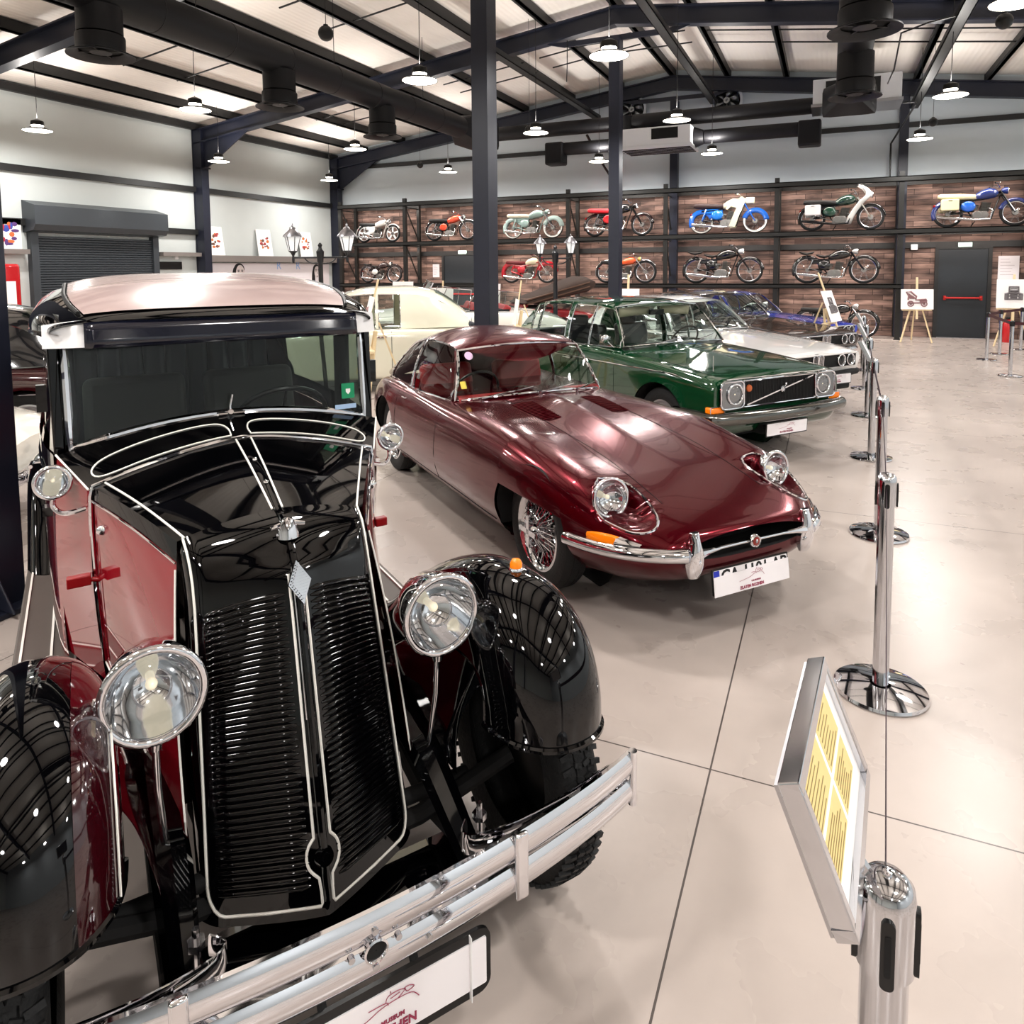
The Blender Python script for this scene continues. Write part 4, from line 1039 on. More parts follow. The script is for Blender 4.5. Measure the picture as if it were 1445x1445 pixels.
# licence plate: old plate with a white museum cover hung over it
Tp = axis_T((.880, 0, .268), (1, 0, .12))
m_ = MB(); m_.prism(rrect(.50, .125, .006), .006, Tp, -.006); m_.m(1); m_.prism(rrect(.485, .11, .006), .002, Tp)
p_ = m_.build('license_plate', [BLACKPL, PLATEWHITE], E_, smooth=0)
text_obj('plate_text', 'CA 1101 AP', .085, TEXTBLK, p_, Tp @ Vector((.02, .018, .003)), Tp.to_euler(), sx=1.0, bold=.002)
m_ = MB(); m_.bx(-.242, -.206, .008, .054, .002, .0035, Tp); m_.build('plate_band', mat('eu_blue', '#1b2fb0', .4), p_, smooth=0)
m_ = MB(); m_.prism([(-.246, -.068), (.246, -.068), (.246, .036), (-.246, .026)], .003, Tp, .004); cv = m_.build('plate_cover', PLATEWHITE, p_, smooth=0)
museum_mark(p_, Tp @ Matrix.Translation((0, -.02, 0)), .40, .11, .0085, .9)
# cabin
EC = Cabin([(-1.44, .64, .80, .60, .86, .88), (-1.63, .655, .80, .528, 1.157, 1.195), (-1.9, .675, .80, .545, 1.195, 1.262), (-2.2, .685, .80, .542, 1.195, 1.286), (-2.5, .685, .80, .528, 1.155, 1.265), (-2.75, .675, .805, .52, 1.075, 1.205), (-2.95, .655, .81, .525, .97, 1.13), (-3.15, .61, .80, .52, .87, 1.01), (-3.4, .50, .73, .47, .76, .85), (-3.55, .4, .66, .4, .67, .72)])
ews = cabin_parts(E_, EC, BURG, ((-1.43, .632, .805), (-1.19, 0, .865)), ((-1.625, .528, 1.155), (-1.53, 0, 1.197)), (-1.625, -3.5), [(-1.47, -2.24), (-2.27, -2.86)], None, seats=SEATRED, dash=SEATRED, wheel_side=-1, seat_u=-2.02, trim_r=.010, rear_seats=False)
m_ = MB(); m_.grid(lambda a, b: EC.roof(-2.72-.62*a, (-.72+1.44*b)*(1-.15*a))+Vector((-.004, 0, .006)), 12, 12); m_.build('rear_window', GLASSD, E_)
wiper(E_, ews, -.75, -.15, .10); wiper(E_, ews, -.1, .45, .10); wiper(E_, ews, .45, .92, .12)
T = axis_T(ews(-.86, .85)+Vector((.006, 0, .003)), (.75, 0, .5)); m_ = MB(); m_.prism([(.034*cos(2*pi*k/24), .034*sin(2*pi*k/24)) for k in range(24)], .001, T); m_.build('sticker', mat('sticker_pink', '#e0b6d6', .5), E_, smooth=0)
T = axis_T(ews(-.93, .28)+Vector((.006, 0, .003)), (.75, 0, .5)); m_ = MB(); m_.prism(rrect(.045, .06, .004), .001, T); m_.build('sticker', mat('sticker_yellow', '#e6c64a', .5), E_, smooth=0)
m_ = MB(); m_.box((-1.68, 0, 1.13), (.02, .16, .055)); m_.tube([(-1.66, 0, 1.15), (-1.62, 0, 1.19)], .006, 6); m_.build('rear_view_mirror', BLACKPL, E_, bev=.008)
m_ = MB(); m_.tube([(-2.10, -.755, .735), (-2.14, -.79, .735), (-2.2, -.79, .735), (-2.23, -.755, .735)], .007, 6); m_.build('door_handle', CHROME, E_)

# ================= SALOONS AND COUPES BEHIND =================
def sr(zc, vs, zs, w, zw, zl, wb, zb, crown=.4):
    """boxy section: centre, shoulder, side, sill"""
    return [(0, zc), (vs*.55, zc-(zc-zs)*crown), (vs, zs), (w-(w-vs)*.15, zs-.045), (w, zw), (w-.012, zl), (wb, zb), (wb*.5, zb), (0, zb)]
def grille_bars(mb, u, y0, y1, z0, z1, n, vertical=True, r=.003):
    for k in range(n):
        t = (k+.5)/n
        if vertical: mb.bx(u, u+.008, y0+(y1-y0)*t-r, y0+(y1-y0)*t+r, z0, z1)
        else: mb.bx(u, u+.008, y0, y1, z0+(z1-z0)*t-r, z0+(z1-z0)*t+r)
def bumper_bar(parent, u, w, z, h, back=.35, mat_=CHROME, strip=None, bow=.05):
    pts = [(u-back, -w-.01, z), (u-.12, -w, z)]+[(u-.03*abs(k)**3-bow*0+(.0 if abs(k) < 1 else 0)-bow*k*k, w*k*.97, z) for k in [-1+2*i/12 for i in range(13)]]+[(u-.12, w, z), (u-back, w+.01, z)]
    m_ = MB(); m_.tube(catmull(pts, 2), h/2, 10, flat=1, up=(0, 0, 1)); b_ = m_.build('bumper', mat_, parent)
    if strip:
        m_ = MB(); m_.tube([(x+.03 if abs(y) < w*.99 else x, y*1.012 if abs(y) > w*.9 else y, z) for x, y, z in catmull(pts, 2)], h*.22, 8); m_.build('bumper_strip', strip, b_)
    return b_
# ---- green square-fronted saloon ----
GREEN_ = mat('racing_green', '#0b3a20', .07, coat=1, spec=.5)
W_ = thing('green_saloon', 'dark green square-cut saloon with black grille crossed by a diagonal chrome bar', 'car', (-.954, 7.376, 0), R(-37.47))
WS = Shell([
 (.70, sr(.775, .70, .768, .805, .62, .45, .72, .36)),
 (.66, sr(.80, .72, .79, .822, .63, .42, .74, .30)),
 (.45, sr(.835, .735, .82, .84, .64, .36, .75, .24)),
 (0, sr(.885, .75, .862, .855, .65, .33, .76, .22)),
 (-.45, sr(.935, .76, .893, .86, .66, .32, .77, .21)),
 (-.72, sr(.965, .765, .91, .865, .66, .32, .77, .21)),
 (-1.6, sr(.93, .775, .925, .868, .67, .32, .77, .21)),
 (-2.6, sr(.93, .77, .922, .865, .67, .33, .77, .22)),
 (-3.1, sr(.925, .755, .905, .855, .66, .36, .76, .26)),
 (-3.75, sr(.875, .73, .85, .82, .62, .42, .72, .34))])
wus = sorted(set(round(-3.75+.045*i, 4) for i in range(99)) | {.66, .68, .70}); wus = [u for u in wus if u <= .70]
def wsplit(u, v, z):
    if -.60 < u < .64 and abs(v) < .70 and z > .7: return 1
    if -1.62 < u < -.72 and abs(v) > .7 and .3 < z < .9: return 2 if v > 0 else 3
    if -2.45 < u < -1.68 and abs(v) > .7 and .3 < z < .9: return 4 if v > 0 else 5
    return 0
build_shell(W_, WS, GREEN_, [(0, .32, .375), (-2.62, .32, .37)], wus, wsplit, None, ('body', 'hood', 'door', 'door', 'door', 'door'))
WC = Cabin([(-.72, .70, .945, .66, 1.02, 1.05), (-1.03, .725, .935, .575, 1.35, 1.395), (-1.4, .735, .93, .60, 1.385, 1.435), (-1.9, .74, .93, .605, 1.385, 1.437), (-2.35, .735, .93, .595, 1.365, 1.42), (-2.62, .725, .93, .575, 1.325, 1.385), (-2.95, .71, .93, .60, 1.15, 1.2)])
wws = cabin_parts(W_, WC, GREEN_, ((-.70, .70, .955), (-.56, 0, .985)), ((-1.02, .572, 1.352), (-.95, 0, 1.392)), (-1.02, -2.62), [(-.75, -1.28), (-1.30, -1.70), (-1.78, -2.38), (-2.42, -2.58)], (-2.62, -3.02, .95, .66), seats=BLACKPL, wheel_side=1, seat_u=-1.62, frame_w=.06)
for sd in (-1, 1):
    panel_line(W_, [(-.66, sd*(WS.sidev(-.66, z)+.001), z) for z in (.30, .45, .6, .75, .86)])
    panel_line(W_, [(-1.66, sd*(WS.sidev(-1.66, z)+.001), z) for z in (.30, .45, .6, .75, .88)])
    panel_line(W_, [(u, sd*.69, WS.top(u, .69)+.001) for u in [-.55+.1*k for k in range(12)]])
    m_ = MB(); m_.tube([(u, sd*(WS.sidev(u, .80)+.004), .80-.02*(u > .3)) for u in [.55-.12*k for k in range(34)]], .006, 6); m_.build('side_moulding', CHROME, W_)
    m_ = MB(); m_.box((-1.52, sd*.875, .78), (.16, .02, .022)); m_.build('door_handle', CHROME, W_, bev=.006)
    car_wheel(W_, (0, sd*.715, .32), .32, .17, sd); car_wheel(W_, (-2.62, sd*.715, .32), .32, .17, sd)
    mirror(W_, (-.85, sd*.72, .94), sd)
    # headlamp in its square bezel
    T = axis_T((.712, sd*.605, .655), (1, 0, .02))
    m_ = MB(); m_.prism(rrect(.27, .235, .05), .012, T, -.006); bz = m_.build('lamp_bezel', mat('lamp_bezel_grey', '#8b8d8f', .2, metal=.8), W_, smooth=0)
    m_ = MB(); m_.tube([T @ Vector((x, y, .008)) for x, y in rrect(.275, .24, .05)], .011, 8, True); m_.build('bezel_rim', CHROME, bz)
    round_lamp(W_, (.722, sd*.575, .66), .088, (1, 0, .02), .05, 'headlight', rim=.01)
    m_ = MB(); m_.box((.668, sd*.765, .53), (.075, .16, .06)); ind_ = m_.build('indicator', AMBER, W_, bev=.012)
    m_ = MB(); m_.tube([(.707-.03*abs(x), sd*.765+x, .53+y) for x, y in rrect(.165, .065, .012)], .004, 6, True); m_.build('indicator_rim', CHROME, ind_)
m_ = MB(); m_.bx(.70, .708, -.465, .465, .545, .765); gr = m_.build('grille', MATTEBLACK, W_, smooth=0)
m_ = MB(); grille_bars(m_, .706, -.46, .46, .55, .76, 46); m_.build('grille_bars', GRILLEBLACK, gr, smooth=0)
m_ = MB(); m_.tube([(.716, y, .655+z) for y, z in rrect(.945, .235, .02)], .010, 8, True); m_.build('grille_frame', CHROME, gr)
m_ = MB(); m_.beam((.718, -.43, .555), (.718, .43, .755), .012, .018, (1, 0, 0)); m_.build('diagonal_bar', CHROME, gr)
T = axis_T((.72, .02, .66), (1, 0, 0)); m_ = MB(); m_.lathe([(.03, 0), (.03, .012), (.022, .016), (.018, .01), (.001, .01)], 24, T)
m_.beam(T @ Vector((.022, .022, .006)), T @ Vector((.046, .046, .006)), .01, .008); m_.add([T @ Vector(p) for p in ((.052, .030, .006), (.056, .056, .006), (.030, .052, .006))], [(0, 1, 2)])
m_.build('emblem', CHROME2, gr)
m_ = MB(); T = axis_T((.712, -.40, .70), (1, 0, 0)); m_.lathe([(.034, 0), (.03, .012), (.001, .016)], 20, T); m_.build('auxiliary_lamp', mat('orange_disc', '#b35a2c', .3), gr)
m_ = MB(); m_.tube([(.70, y, .79) for y in (-.66, 0, .66)], .006, 6); m_.build('hood_lip_trim', CHROME, W_)
bumper_bar(W_, .80, .835, .455, .12, .55, mat('bumper_grey_chrome', '#6f6e6a', .14, metal=1), MATTEBLACK)
plate(W_, (.80, -.0, .318), .52, .11, (1, 0, -.05)); 
m_ = MB(); m_.bx(.50, .74, -.25, .25, .27, .36); m_.build('plate_bracket', MATTEBLACK, W_, smooth=0)
m_ = MB(); m_.bx(-3.5, .3, -.55, .55, .16, .24); m_.build('underbody', MATTEBLACK, W_, smooth=0)
wiper(W_, wws, -.55, .1, .12); wiper(W_, wws, .15, .75, .14)
m_ = MB(); m_.tube([(.60, -.72, .86), (.62, -.74, 1.0)], .003, 5); m_.build('aerial', CHROME, W_)
m_ = MB(); m_.box((-1.02, 0, 1.28), (.02, .2, .06)); m_.tube([(-1.01, 0, 1.3), (-.98, 0, 1.37)], .006, 6); m_.build('rear_view_mirror', BLACKPL, W_, bev=.008)
for sd in (-1, 1):
    m_ = MB(); m_.grid(lambda a, b: Vector((-1.05-.02*b-.0, sd*(.08+.42*a), 1.335+.03*(1-a)-.10*b)), 6, 2); m_.build('sun_visor', mat('visor_beige', '#c9bda3', .7), W_, solid=.012)
    m_ = MB(); m_.box((-2.02, sd*.37, 1.12), (.08, .26, .18)); m_.build('head_restraint', BLACKPL, W_, bev=.04, bseg=3)

# ---- coupes beyond: one body, three colours ----
def shark_coupe(label, col, loc, rz, coat=1, dark_face=True, group=None, rough=.1, stripes=None):
    paint = mat('coupe_paint', col, rough, coat=coat)
    B = thing('shark_nosed_coupe', label, 'car', loc, rz, group)
    BS = Shell([
     (.86, sr(.735, .74, .715, .80, .66, .60, .72, .56)),
     (.80, sr(.755, .75, .735, .815, .64, .50, .74, .40)),
     (.55, sr(.79, .755, .775, .835, .63, .38, .75, .26)),
     (0, sr(.845, .76, .825, .85, .64, .33, .76, .22)),
     (-.55, sr(.90, .765, .86, .855, .64, .32, .77, .21)),
     (-.85, sr(.92, .77, .875, .858, .65, .32, .77, .21)),
     (-1.8, sr(.89, .775, .885, .86, .66, .32, .77, .21)),
     (-2.62, sr(.89, .77, .88, .858, .66, .33, .77, .22)),
     (-3.2, sr(.88, .75, .86, .84, .65, .36, .75, .26)),
     (-3.8, sr(.83, .72, .81, .80, .62, .42, .70, .34))])
    us_ = [-3.8+.05*i for i in range(93)]+[.84, .86]
    build_shell(B, BS, paint, [(0, .32, .37), (-2.62, .32, .37)], [u for u in us_ if u <= .86], lambda u, v, z: 1 if (-.75 < u < .8 and abs(v) < .7 and z > .68) else ((2 if v > 0 else 3) if (-1.95 < u < -.95 and abs(v) > .7 and .3 < z < .85) else 0), None, ('body', 'hood', 'door', 'door'))
    BC = Cabin([(-.86, .70, .90, .66, .97, 1.0), (-1.28, .72, .895, .55, 1.285, 1.32), (-1.6, .735, .89, .575, 1.315, 1.365), (-2.1, .735, .89, .575, 1.305, 1.36), (-2.5, .72, .89, .56, 1.24, 1.30), (-2.8, .70, .89, .56, 1.10, 1.16)])
    ws_ = cabin_parts(B, BC, paint, ((-.84, .70, .905), (-.66, 0, .935)), ((-1.27, .55, 1.285), (-1.18, 0, 1.322)), (-1.27, -2.55), [(-.88, -1.98), (-2.0, -2.5)], (-2.55, -3.0, .90, .62), seats=BLACKPL, seat_u=-1.85, frame_w=.05)
    wiper(B, ws_, -.55, .1, .12); wiper(B, ws_, .15, .75, .12)
    # slanted dark face under the hood lip, twin kidneys, four lamps
    m_ = MB(); m_.grid(lambda a, b: Vector((.872-.004*b, -.71+1.42*a, .705-.15*b)), 8, 3); fc = m_.build('grille', MATTEBLACK, B, smooth=0, solid=.02)
    m_ = MB(); m_.tube([(.872-.0*abs(k), .72*k, .712) for k in (-1, -.5, 0, .5, 1)], .012, 8); m_.build('nose_trim', CHROME if dark_face else paint, B)
    for sd in (-1, 1):
        m_ = MB(); T = axis_T((.876, sd*.05, .625), (1, 0, -.1)); m_.tube([T @ Vector((x, y, .004)) for x, y in rrect(.085, .17, .03)], .008, 6, True)
        for x in (-.025, -.008, .008, .025): m_.tube([T @ Vector((x, -.075, .002)), T @ Vector((x, .075, .002))], .003, 4)
        m_.build('kidney', CHROME, fc)
        for v_ in (.60, .43): round_lamp(B, (.878, sd*v_, .632), .068, (1, 0, 0), .06, 'headlight', rim=.008)
        car_wheel(B, (0, sd*.71, .315), .315, .18, sd); car_wheel(B, (-2.62, sd*.71, .315), .315, .18, sd)
        panel_line(B, [(u, sd*.69, BS.top(u, .69)+.001) for u in [-.72+.1*k for k in range(16)]])
        m_ = MB(); m_.tube([(u, sd*(BS.sidev(u, .62)+.004), .62) for u in [.55-.14*k for k in range(30)]], .006, 6); m_.build('side_moulding', CHROME, B)
        if stripes:
            pass
    bumper_bar(B, .90, .80, .47, .085, .4, MATTEBLACK if not dark_face else CHROME)
    m_ = MB(); m_.bx(.45, .80, -.72, .72, .25, .42); m_.build('front_valance', MATTEBLACK if not dark_face else paint, B, bev=.03)
    plate(B, (.985, .20, .43), .52, .11, (1, 0, 0), back=.01)
    m_ = MB(); T = axis_T((.855, 0, .725), (.6, 0, 1)); m_.lathe([(.036, 0), (.036, .004), (.001, .006)], 20, T); m_.build('roundel', CHROME2, B)
    m_ = MB(); m_.bx(-3.5, .3, -.55, .55, .16, .24); m_.build('underbody', MATTEBLACK, B, smooth=0)
    return B
shark_coupe('white shark-nosed coupe with black bumper, second car past the maroon coupe', '#e6e4e2', (-.80, 9.75, 0), R(-37), dark_face=False)
shark_coupe('dark brown coupe with four round headlamps beside the white coupe', '#3a2b24', (-.72, 12.5, 0), R(-37))
bl = shark_coupe('bright blue coupe almost hidden behind the dark brown coupe', '#2a3fb4', (-.66, 14.9, 0), R(-37))
bl.scale = (1, 1, .93)
WORLD = .25; EXPO = .55
LAMPW = 62; UPW = 24; SHELFW = 15; WASHW = 50
# ================= RACK AND MOTORCYCLES =================
RY0, RY1 = 19.29, 20.22
POSTX = (-14.65, -12.19, -9.49, -6.79, -4.04, -1.25, 1.51, 4.25)
RACKM = mat('rack_steel', '#22211f', .4, metal=.2, noise=.2)
rk = thing('motorcycle_rack', 'long black steel rack along the back wall carrying two tiers of motorcycles', 'rack', (0, RY0, 0))
D_ = RY1-RY0
for i, x in enumerate(POSTX):
    m_ = MB(); m_.bx(x-.055, x+.055, 0, .1, 0, 3.98); m_.bx(x-.075, x+.075, -.02, .12, 0, .012); m_.build('front_post', RACKM, rk, smooth=0)
    m_ = MB(); m_.bx(x-.05, x+.05, D_-.1, D_, 0, 3.9); m_.build('back_post', RACKM, rk, smooth=0)
    m_ = MB()
    for z0, z1, fl in ((.1, 1.2, 0), (1.45, 2.5, 1), (2.72, 3.7, 1)):
        m_.beam((x, .1, z1 if fl else z0), (x, D_-.1, z0 if fl else z1), .03, .03)
        m_.beam((x, .1, z1), (x, D_-.1, z1), .03, .03)
    m_.build('brace', RACKM, rk, smooth=0)
for (z, h, x0, x1) in ((3.80, .13, POSTX[0], POSTX[-1]+.6), (2.575, .13, POSTX[0], POSTX[-1]+.6), (1.275, .11, POSTX[0], POSTX[2]+.05), (1.275, .11, POSTX[3]-.05, POSTX[6])):
    m_ = MB(); m_.bx(x0-.05, x1+.05, -.03, .0, z-h/2, z+h/2); m_.bx(x0-.05, x1+.05, -.03, .03, z+h/2-.02, z+h/2); m_.bx(x0-.05, x1+.05, -.03, .03, z-h/2, z-h/2+.02); m_.build('front_beam', RACKM, rk, smooth=0)
    m_ = MB(); m_.bx(x0-.05, x1+.05, D_-.05, D_, z-h/2, z+h/2); m_.build('back_beam', RACKM, rk, smooth=0)
    if z < 3.7:
        m_ = MB()
        m_.bx(x0, x1, .25, .50, z+h/2-.025, z+h/2)
        m_.build('shelf_board', RACKM, rk, smooth=0)
SPOKE = mat('spoke_chrome', '#d9d9dc', .2, metal=1)
ENG = mat('engine_alloy', '#7d7b78', .32, metal=1, noise=.2, nscale=20)
CYLM = mat('cylinder_grey', '#55534f', .4, metal=.8)
FRAMEB = mat('frame_black', '#0c0c0d', .25, coat=.5)
WHITEWALL = mat('whitewall', '#e9e6de', .5)
def bike(label, xr, xf, z, tank, side=None, fend=None, seat='#101010', frame=None, R_=.31, style='road', seatstyle='bench', whitewall=False, headl='#c9c9c9', pannier=None, fairing=None, y=19.62, cast=False, plate_=False, skirt=None, exhaust=CHROME, lean=0, group=None, tankstyle='tear', hl_fair=None):
    WB = xf-xr
    B = thing('motorcycle', label, 'motorcycle', (xr, y, z), 0, group)
    B.rotation_euler = (R(-4), 0, R(lean))
    S = WB/1.3
    P = lambda x, zz, yy=0: Vector((x*WB, yy*S, zz*S))
    Rr = min(R_*S/.31*.31 if False else R_, WB*.29)
    TK = mat('bike_paint', tank, .12, coat=1); SD = mat('bike_side', side or tank, .15, coat=1); FD = mat('bike_fender', fend or tank, .15, coat=1) if fend != 'chrome' else CHROME
    ST = mat('bike_seat', seat, .5); FM = mat('bike_frame', frame, .2, coat=.5) if frame else FRAMEB
    axz = Rr/S
    for nm, x in (('rear_wheel', 0.0), ('front_wheel', 1.0)):
        c = P(x, axz); T = Matrix.Translation(c) @ Matrix.Rotation(pi/2, 4, 'X')
        tw = .036*S
        m_ = MB(); m_.lathe([(Rr-.062, -tw*.8), (Rr-.03, -tw), (Rr-.008, -tw*.7), (Rr, 0), (Rr-.008, tw*.7), (Rr-.03, tw), (Rr-.062, tw*.8)], 32, T)
        if whitewall:
            m_.m(1)
            for q in (-1, 1): m_.lathe([(Rr-.055, q*(tw+.0005)), (Rr-.018, q*(tw+.001))], 32, T)
        w_ = m_.build(nm, [RUBBER, WHITEWALL], B)
        m_ = MB(); m_.lathe([(Rr-.058, -tw*.7), (Rr-.075, -tw*.5), (Rr-.075, tw*.5), (Rr-.058, tw*.7)], 32, T); m_.build('rim', SPOKE if not cast else WHITEPL, w_)
        m_ = MB()
        if cast:
            for k in range(5): a = 2*pi*k/5+.3; m_.beam(T @ Vector((.04*cos(a), .04*sin(a), 0)), T @ Vector(((Rr-.07)*cos(a), (Rr-.07)*sin(a), 0)), .05, .03, (0, 1, 0))
        else:
            for k in range(18):
                a = 2*pi*k/18; b_ = a+(.5 if k % 2 else -.5); q = .02*S if k % 4 < 2 else -.02*S
                m_.tube([T @ Vector((.035*cos(a), .035*sin(a), q)), T @ Vector(((Rr-.072)*cos(b_), (Rr-.072)*sin(b_), 0))], .0034, 4)
        m_.build('spokes', SPOKE if not cast else WHITEPL, w_)
        m_ = MB(); m_.cyl(T @ Vector((0, 0, -.045*S)), T @ Vector((0, 0, .045*S)), .055*S if x == 0 else .06*S, n=18); m_.build('hub', ENG, w_)
        # mudguard
        a0, a1 = ((20, 205) if x == 0 else (5, 165))
        if style in ('scrambler',) and x == 1: a0, a1 = 30, 150
        m_ = MB(); rr = Rr+.035; dd = .055*S
        deep = .09 if style in ('classic', 'deep') else .03
        if style == 'deep': deep = .13
        m_.grid(lambda a, b: (lambda t, s_: c+Vector((cos(t)*(rr-deep*abs(s_)**2.5), s_*dd, sin(t)*(rr-deep*abs(s_)**2.5))))(R(a0+(a1-a0)*a), -1+2*b), 18, 6)
        m_.build('mudguard', FD, B, solid=.003)
    steer = P(.80, .86/1.0*.72 if False else .72)   # steering head
    top = P(.76, .80); ax = P(1, axz)
    m_ = MB()
    for s_ in (-1, 1):
        m_.tube([P(.765, .80, s_*.07), P(1.0, axz, s_*.07)], [.022*S, .016*S], 8)
    fk = m_.build('fork', CHROME if style != 'classic' and not skirt else (FD if skirt else FRAMEB), B)
    m_ = MB()
    for pts in ([(.79, .74), (.70, .40), (.66, .20), (.40, .17), (.30, .36), (.24, .58)], [(.79, .72), (.50, .62), (.24, .58), (.0, axz+.27)], [(.30, .36), (.02, axz)]):
        for s_ in ((-1, 1) if pts[-1][0] < .1 else (0,)): m_.tube([P(x, zz, s_*.07) for x, zz in pts], .016*S, 8)
    m_.build('frame', FM, B)
    m_ = MB()
    for s_ in (-1, 1): m_.tube([P(.09, .60, s_*.095), P(.015, axz+.02, s_*.095)], .022*S, 8)
    m_.build('shock_absorber', CHROME if style != 'deep' else FD, B)
    # engine
    m_ = MB(); T = Matrix.Translation(P(.47, .27)) @ Matrix.Rotation(pi/2, 4, 'X')
    m_.prism([(x*S*1.3, zz*S) for x, zz in ((-.13, -.07), (-.10, .05), (-.02, .075), (.10, .07), (.14, 0), (.11, -.08), (0, -.11))], .22*S, T, -.11*S)
    m_.cyl(P(.43, .26, -.125), P(.43, .26, .125), .085*S, n=18); m_.cyl(P(.53, .28, -.12), P(.53, .28, .12), .06*S, n=16)
    en = m_.build('engine', ENG, B, bev=.006)
    m_ = MB(); m_.box(P(.545, .44), (.10*S, .10*S, .24*S))
    for k in range(8): zz = .345+.026*k; m_.box(P(.535+.006*k, zz), (.19*S, .18*S, .011*S))
    m_.build('cylinder_fins', CYLM, en)
    m_ = MB(); m_.box(P(.40, .42, -.07), (.09*S, .05*S, .09*S)); m_.cyl(P(.40, .48), P(.46, .46), .035*S, n=12); m_.build('carburettor', CYLM, en)
    m_ = MB(); m_.bx(.06*WB, .40*WB, -.07*S, .07*S, .50*S, .62*S); m_.bx(.20*WB, .40*WB, -.06*S, .06*S, .34*S, .52*S); m_.build('battery_box', FM if style != 'deep' else SD, B, bev=.02)
    m_ = MB(); m_.tube([P(.36, .235, -.10), P(.02, axz+.05, -.10)], .03*S, 8, flat=.5); m_.build('chain_guard', FM, B)
    m_ = MB(); m_.tube([P(.60, .42, -.06), P(.66, .36, -.10), P(.62, .16, -.13), (P(.40, .15, -.14)), P(.05, .20, -.15), P(-.18, .24, -.15)], [.02*S, .02*S, .02*S, .022*S, .042*S, .034*S], 10); m_.build('exhaust', exhaust, B)
    # tank
    if tankstyle == 'tear':
        prof = [(.75, .72, .05, .04), (.70, .735, .105, .085), (.60, .73, .125, .105), (.50, .70, .12, .095), (.42, .665, .085, .065), (.37, .645, .04, .03)]
    elif tankstyle == 'box':
        prof = [(.76, .76, .06, .05), (.74, .755, .10, .085), (.60, .715, .115, .10), (.44, .66, .105, .085), (.40, .645, .06, .05)]
    else:
        prof = [(.74, .66, .04, .05), (.70, .67, .08, .10), (.56, .66, .09, .11), (.46, .63, .07, .08), (.42, .62, .03, .03)]
    m_ = MB(); m_.loft([[P(x, zz+.015+h*1.25*sin(t), w*1.15*cos(t)) for t in [2*pi*k/16 for k in range(16)]] for x, zz, w, h in prof], True); m_.build('fuel_tank', TK, B)
    if seatstyle == 'bench':
        m_ = MB(); m_.loft([[P(x, zz+h*1.3*sgn(sin(t))*abs(sin(t))**.6, w*sgn(cos(t))*abs(cos(t))**.6) for t in [2*pi*k/16 for k in range(16)]] for x, zz, w, h in ((.45, .66, .06, .03), (.40, .675, .10, .045), (.22, .69, .11, .05), (.02, .70, .11, .05), (-.12, .71, .10, .045), (-.16, .71, .06, .03))], True); m_.build('seat', ST, B)
    else:
        for x, zz, L_ in ((.30, .68, .15), (-.02, .76, .14)):
            m_ = MB(); m_.loft([[P(x+dx*L_, zz+h*sin(t)+.05*dx*dx, w*cos(t)) for t in [2*pi*k/14 for k in range(14)]] for dx, w, h in ((-1, .07, .02), (-.6, .13, .035), (0, .11, .035), (.7, .06, .03), (1, .02, .01))], True); m_.build('seat', ST, B)
        m_ = MB()
        for s_ in (-1, 1): m_.tube([P(.30, .64, s_*.05), P(.27, .58, s_*.05)], .012, 6); m_.tube([P(-.02, .73, s_*.06), P(-.05, .62, s_*.06)], .01, 6)
        m_.build('seat_spring', CHROME, B)
    # side cover
    m_ = MB()
    for s_ in (-1, 1): m_.sph(P(.30, .46, s_*.085), (.15*S, .04*S, .12*S), 14)
    m_.build('side_cover', SD, B)
    # handlebar, lamp
    m_ = MB(); m_.tube(catmull([P(.66, .93, -.34), P(.71, .94, -.2), P(.76, .87, -.06), P(.76, .87, .06), P(.71, .94, .2), P(.66, .93, .34)], 4), .012*S, 8)
    for s_ in (-1, 1): m_.tube([P(.70, .94, s_*.26), P(.76, .945, s_*.36)], .005, 5)
    hb = m_.build('handlebar', CHROME, B)
    m_ = MB()
    for s_ in (-1, 1): m_.tube([P(.67, .932, s_*.26), P(.655, .93, s_*.36)], .018*S, 8)
    m_.build('grip', BLACKPL, hb)
    if not fairing:
        round_lamp(B, P(.885, .80), .075*S, (1, 0, -.05), .13*S, 'headlight', shell=mat('lamp_shell', hl_fair or headl, .2, coat=.5), rim=.008)
    m_ = MB(); T = axis_T(P(-.21, .50), (-1, 0, .2)); m_.lathe([(.035*S, -.02), (.035*S, .01), (.02*S, .025), (.001, .028)], 14, T); m_.build('tail_lamp', REDLENS, B)
    if pannier:
        for s_ in (-1, 1):
            m_ = MB(); m_.box(P(.01, .49, s_*.20), (.36*S, .13*S, .26*S)); pn = m_.build('pannier', mat('pannier', pannier, .3, coat=.4), B, bev=.03, bseg=3)
            m_ = MB(); m_.box(P(.01, .585, s_*.268), (.07*S, .012, .018)); m_.build('pannier_catch', CHROME2, pn)
    if fairing:
        FW = mat('fairing', fairing, .15, coat=1)
        m_ = MB(); m_.loft([[P(x+.10*abs(s_)**2*-1, zz, s_*w) for s_ in [-1+2*k/12 for k in range(13)]] for x, zz, w in ((.68, .16, .15), (.72, .32, .17), (.80, .50, .20), (.90, .68, .22), (1.0, .80, .22), (1.02, .90, .21), (.96, 1.0, .19), (.86, 1.10, .16))], False); m_.build('fairing', FW, B, solid=.006)
        round_lamp(B, P(1.02, .85), .075*S, (1, 0, 0), .05, 'headlight', shell=FW, rim=.008)
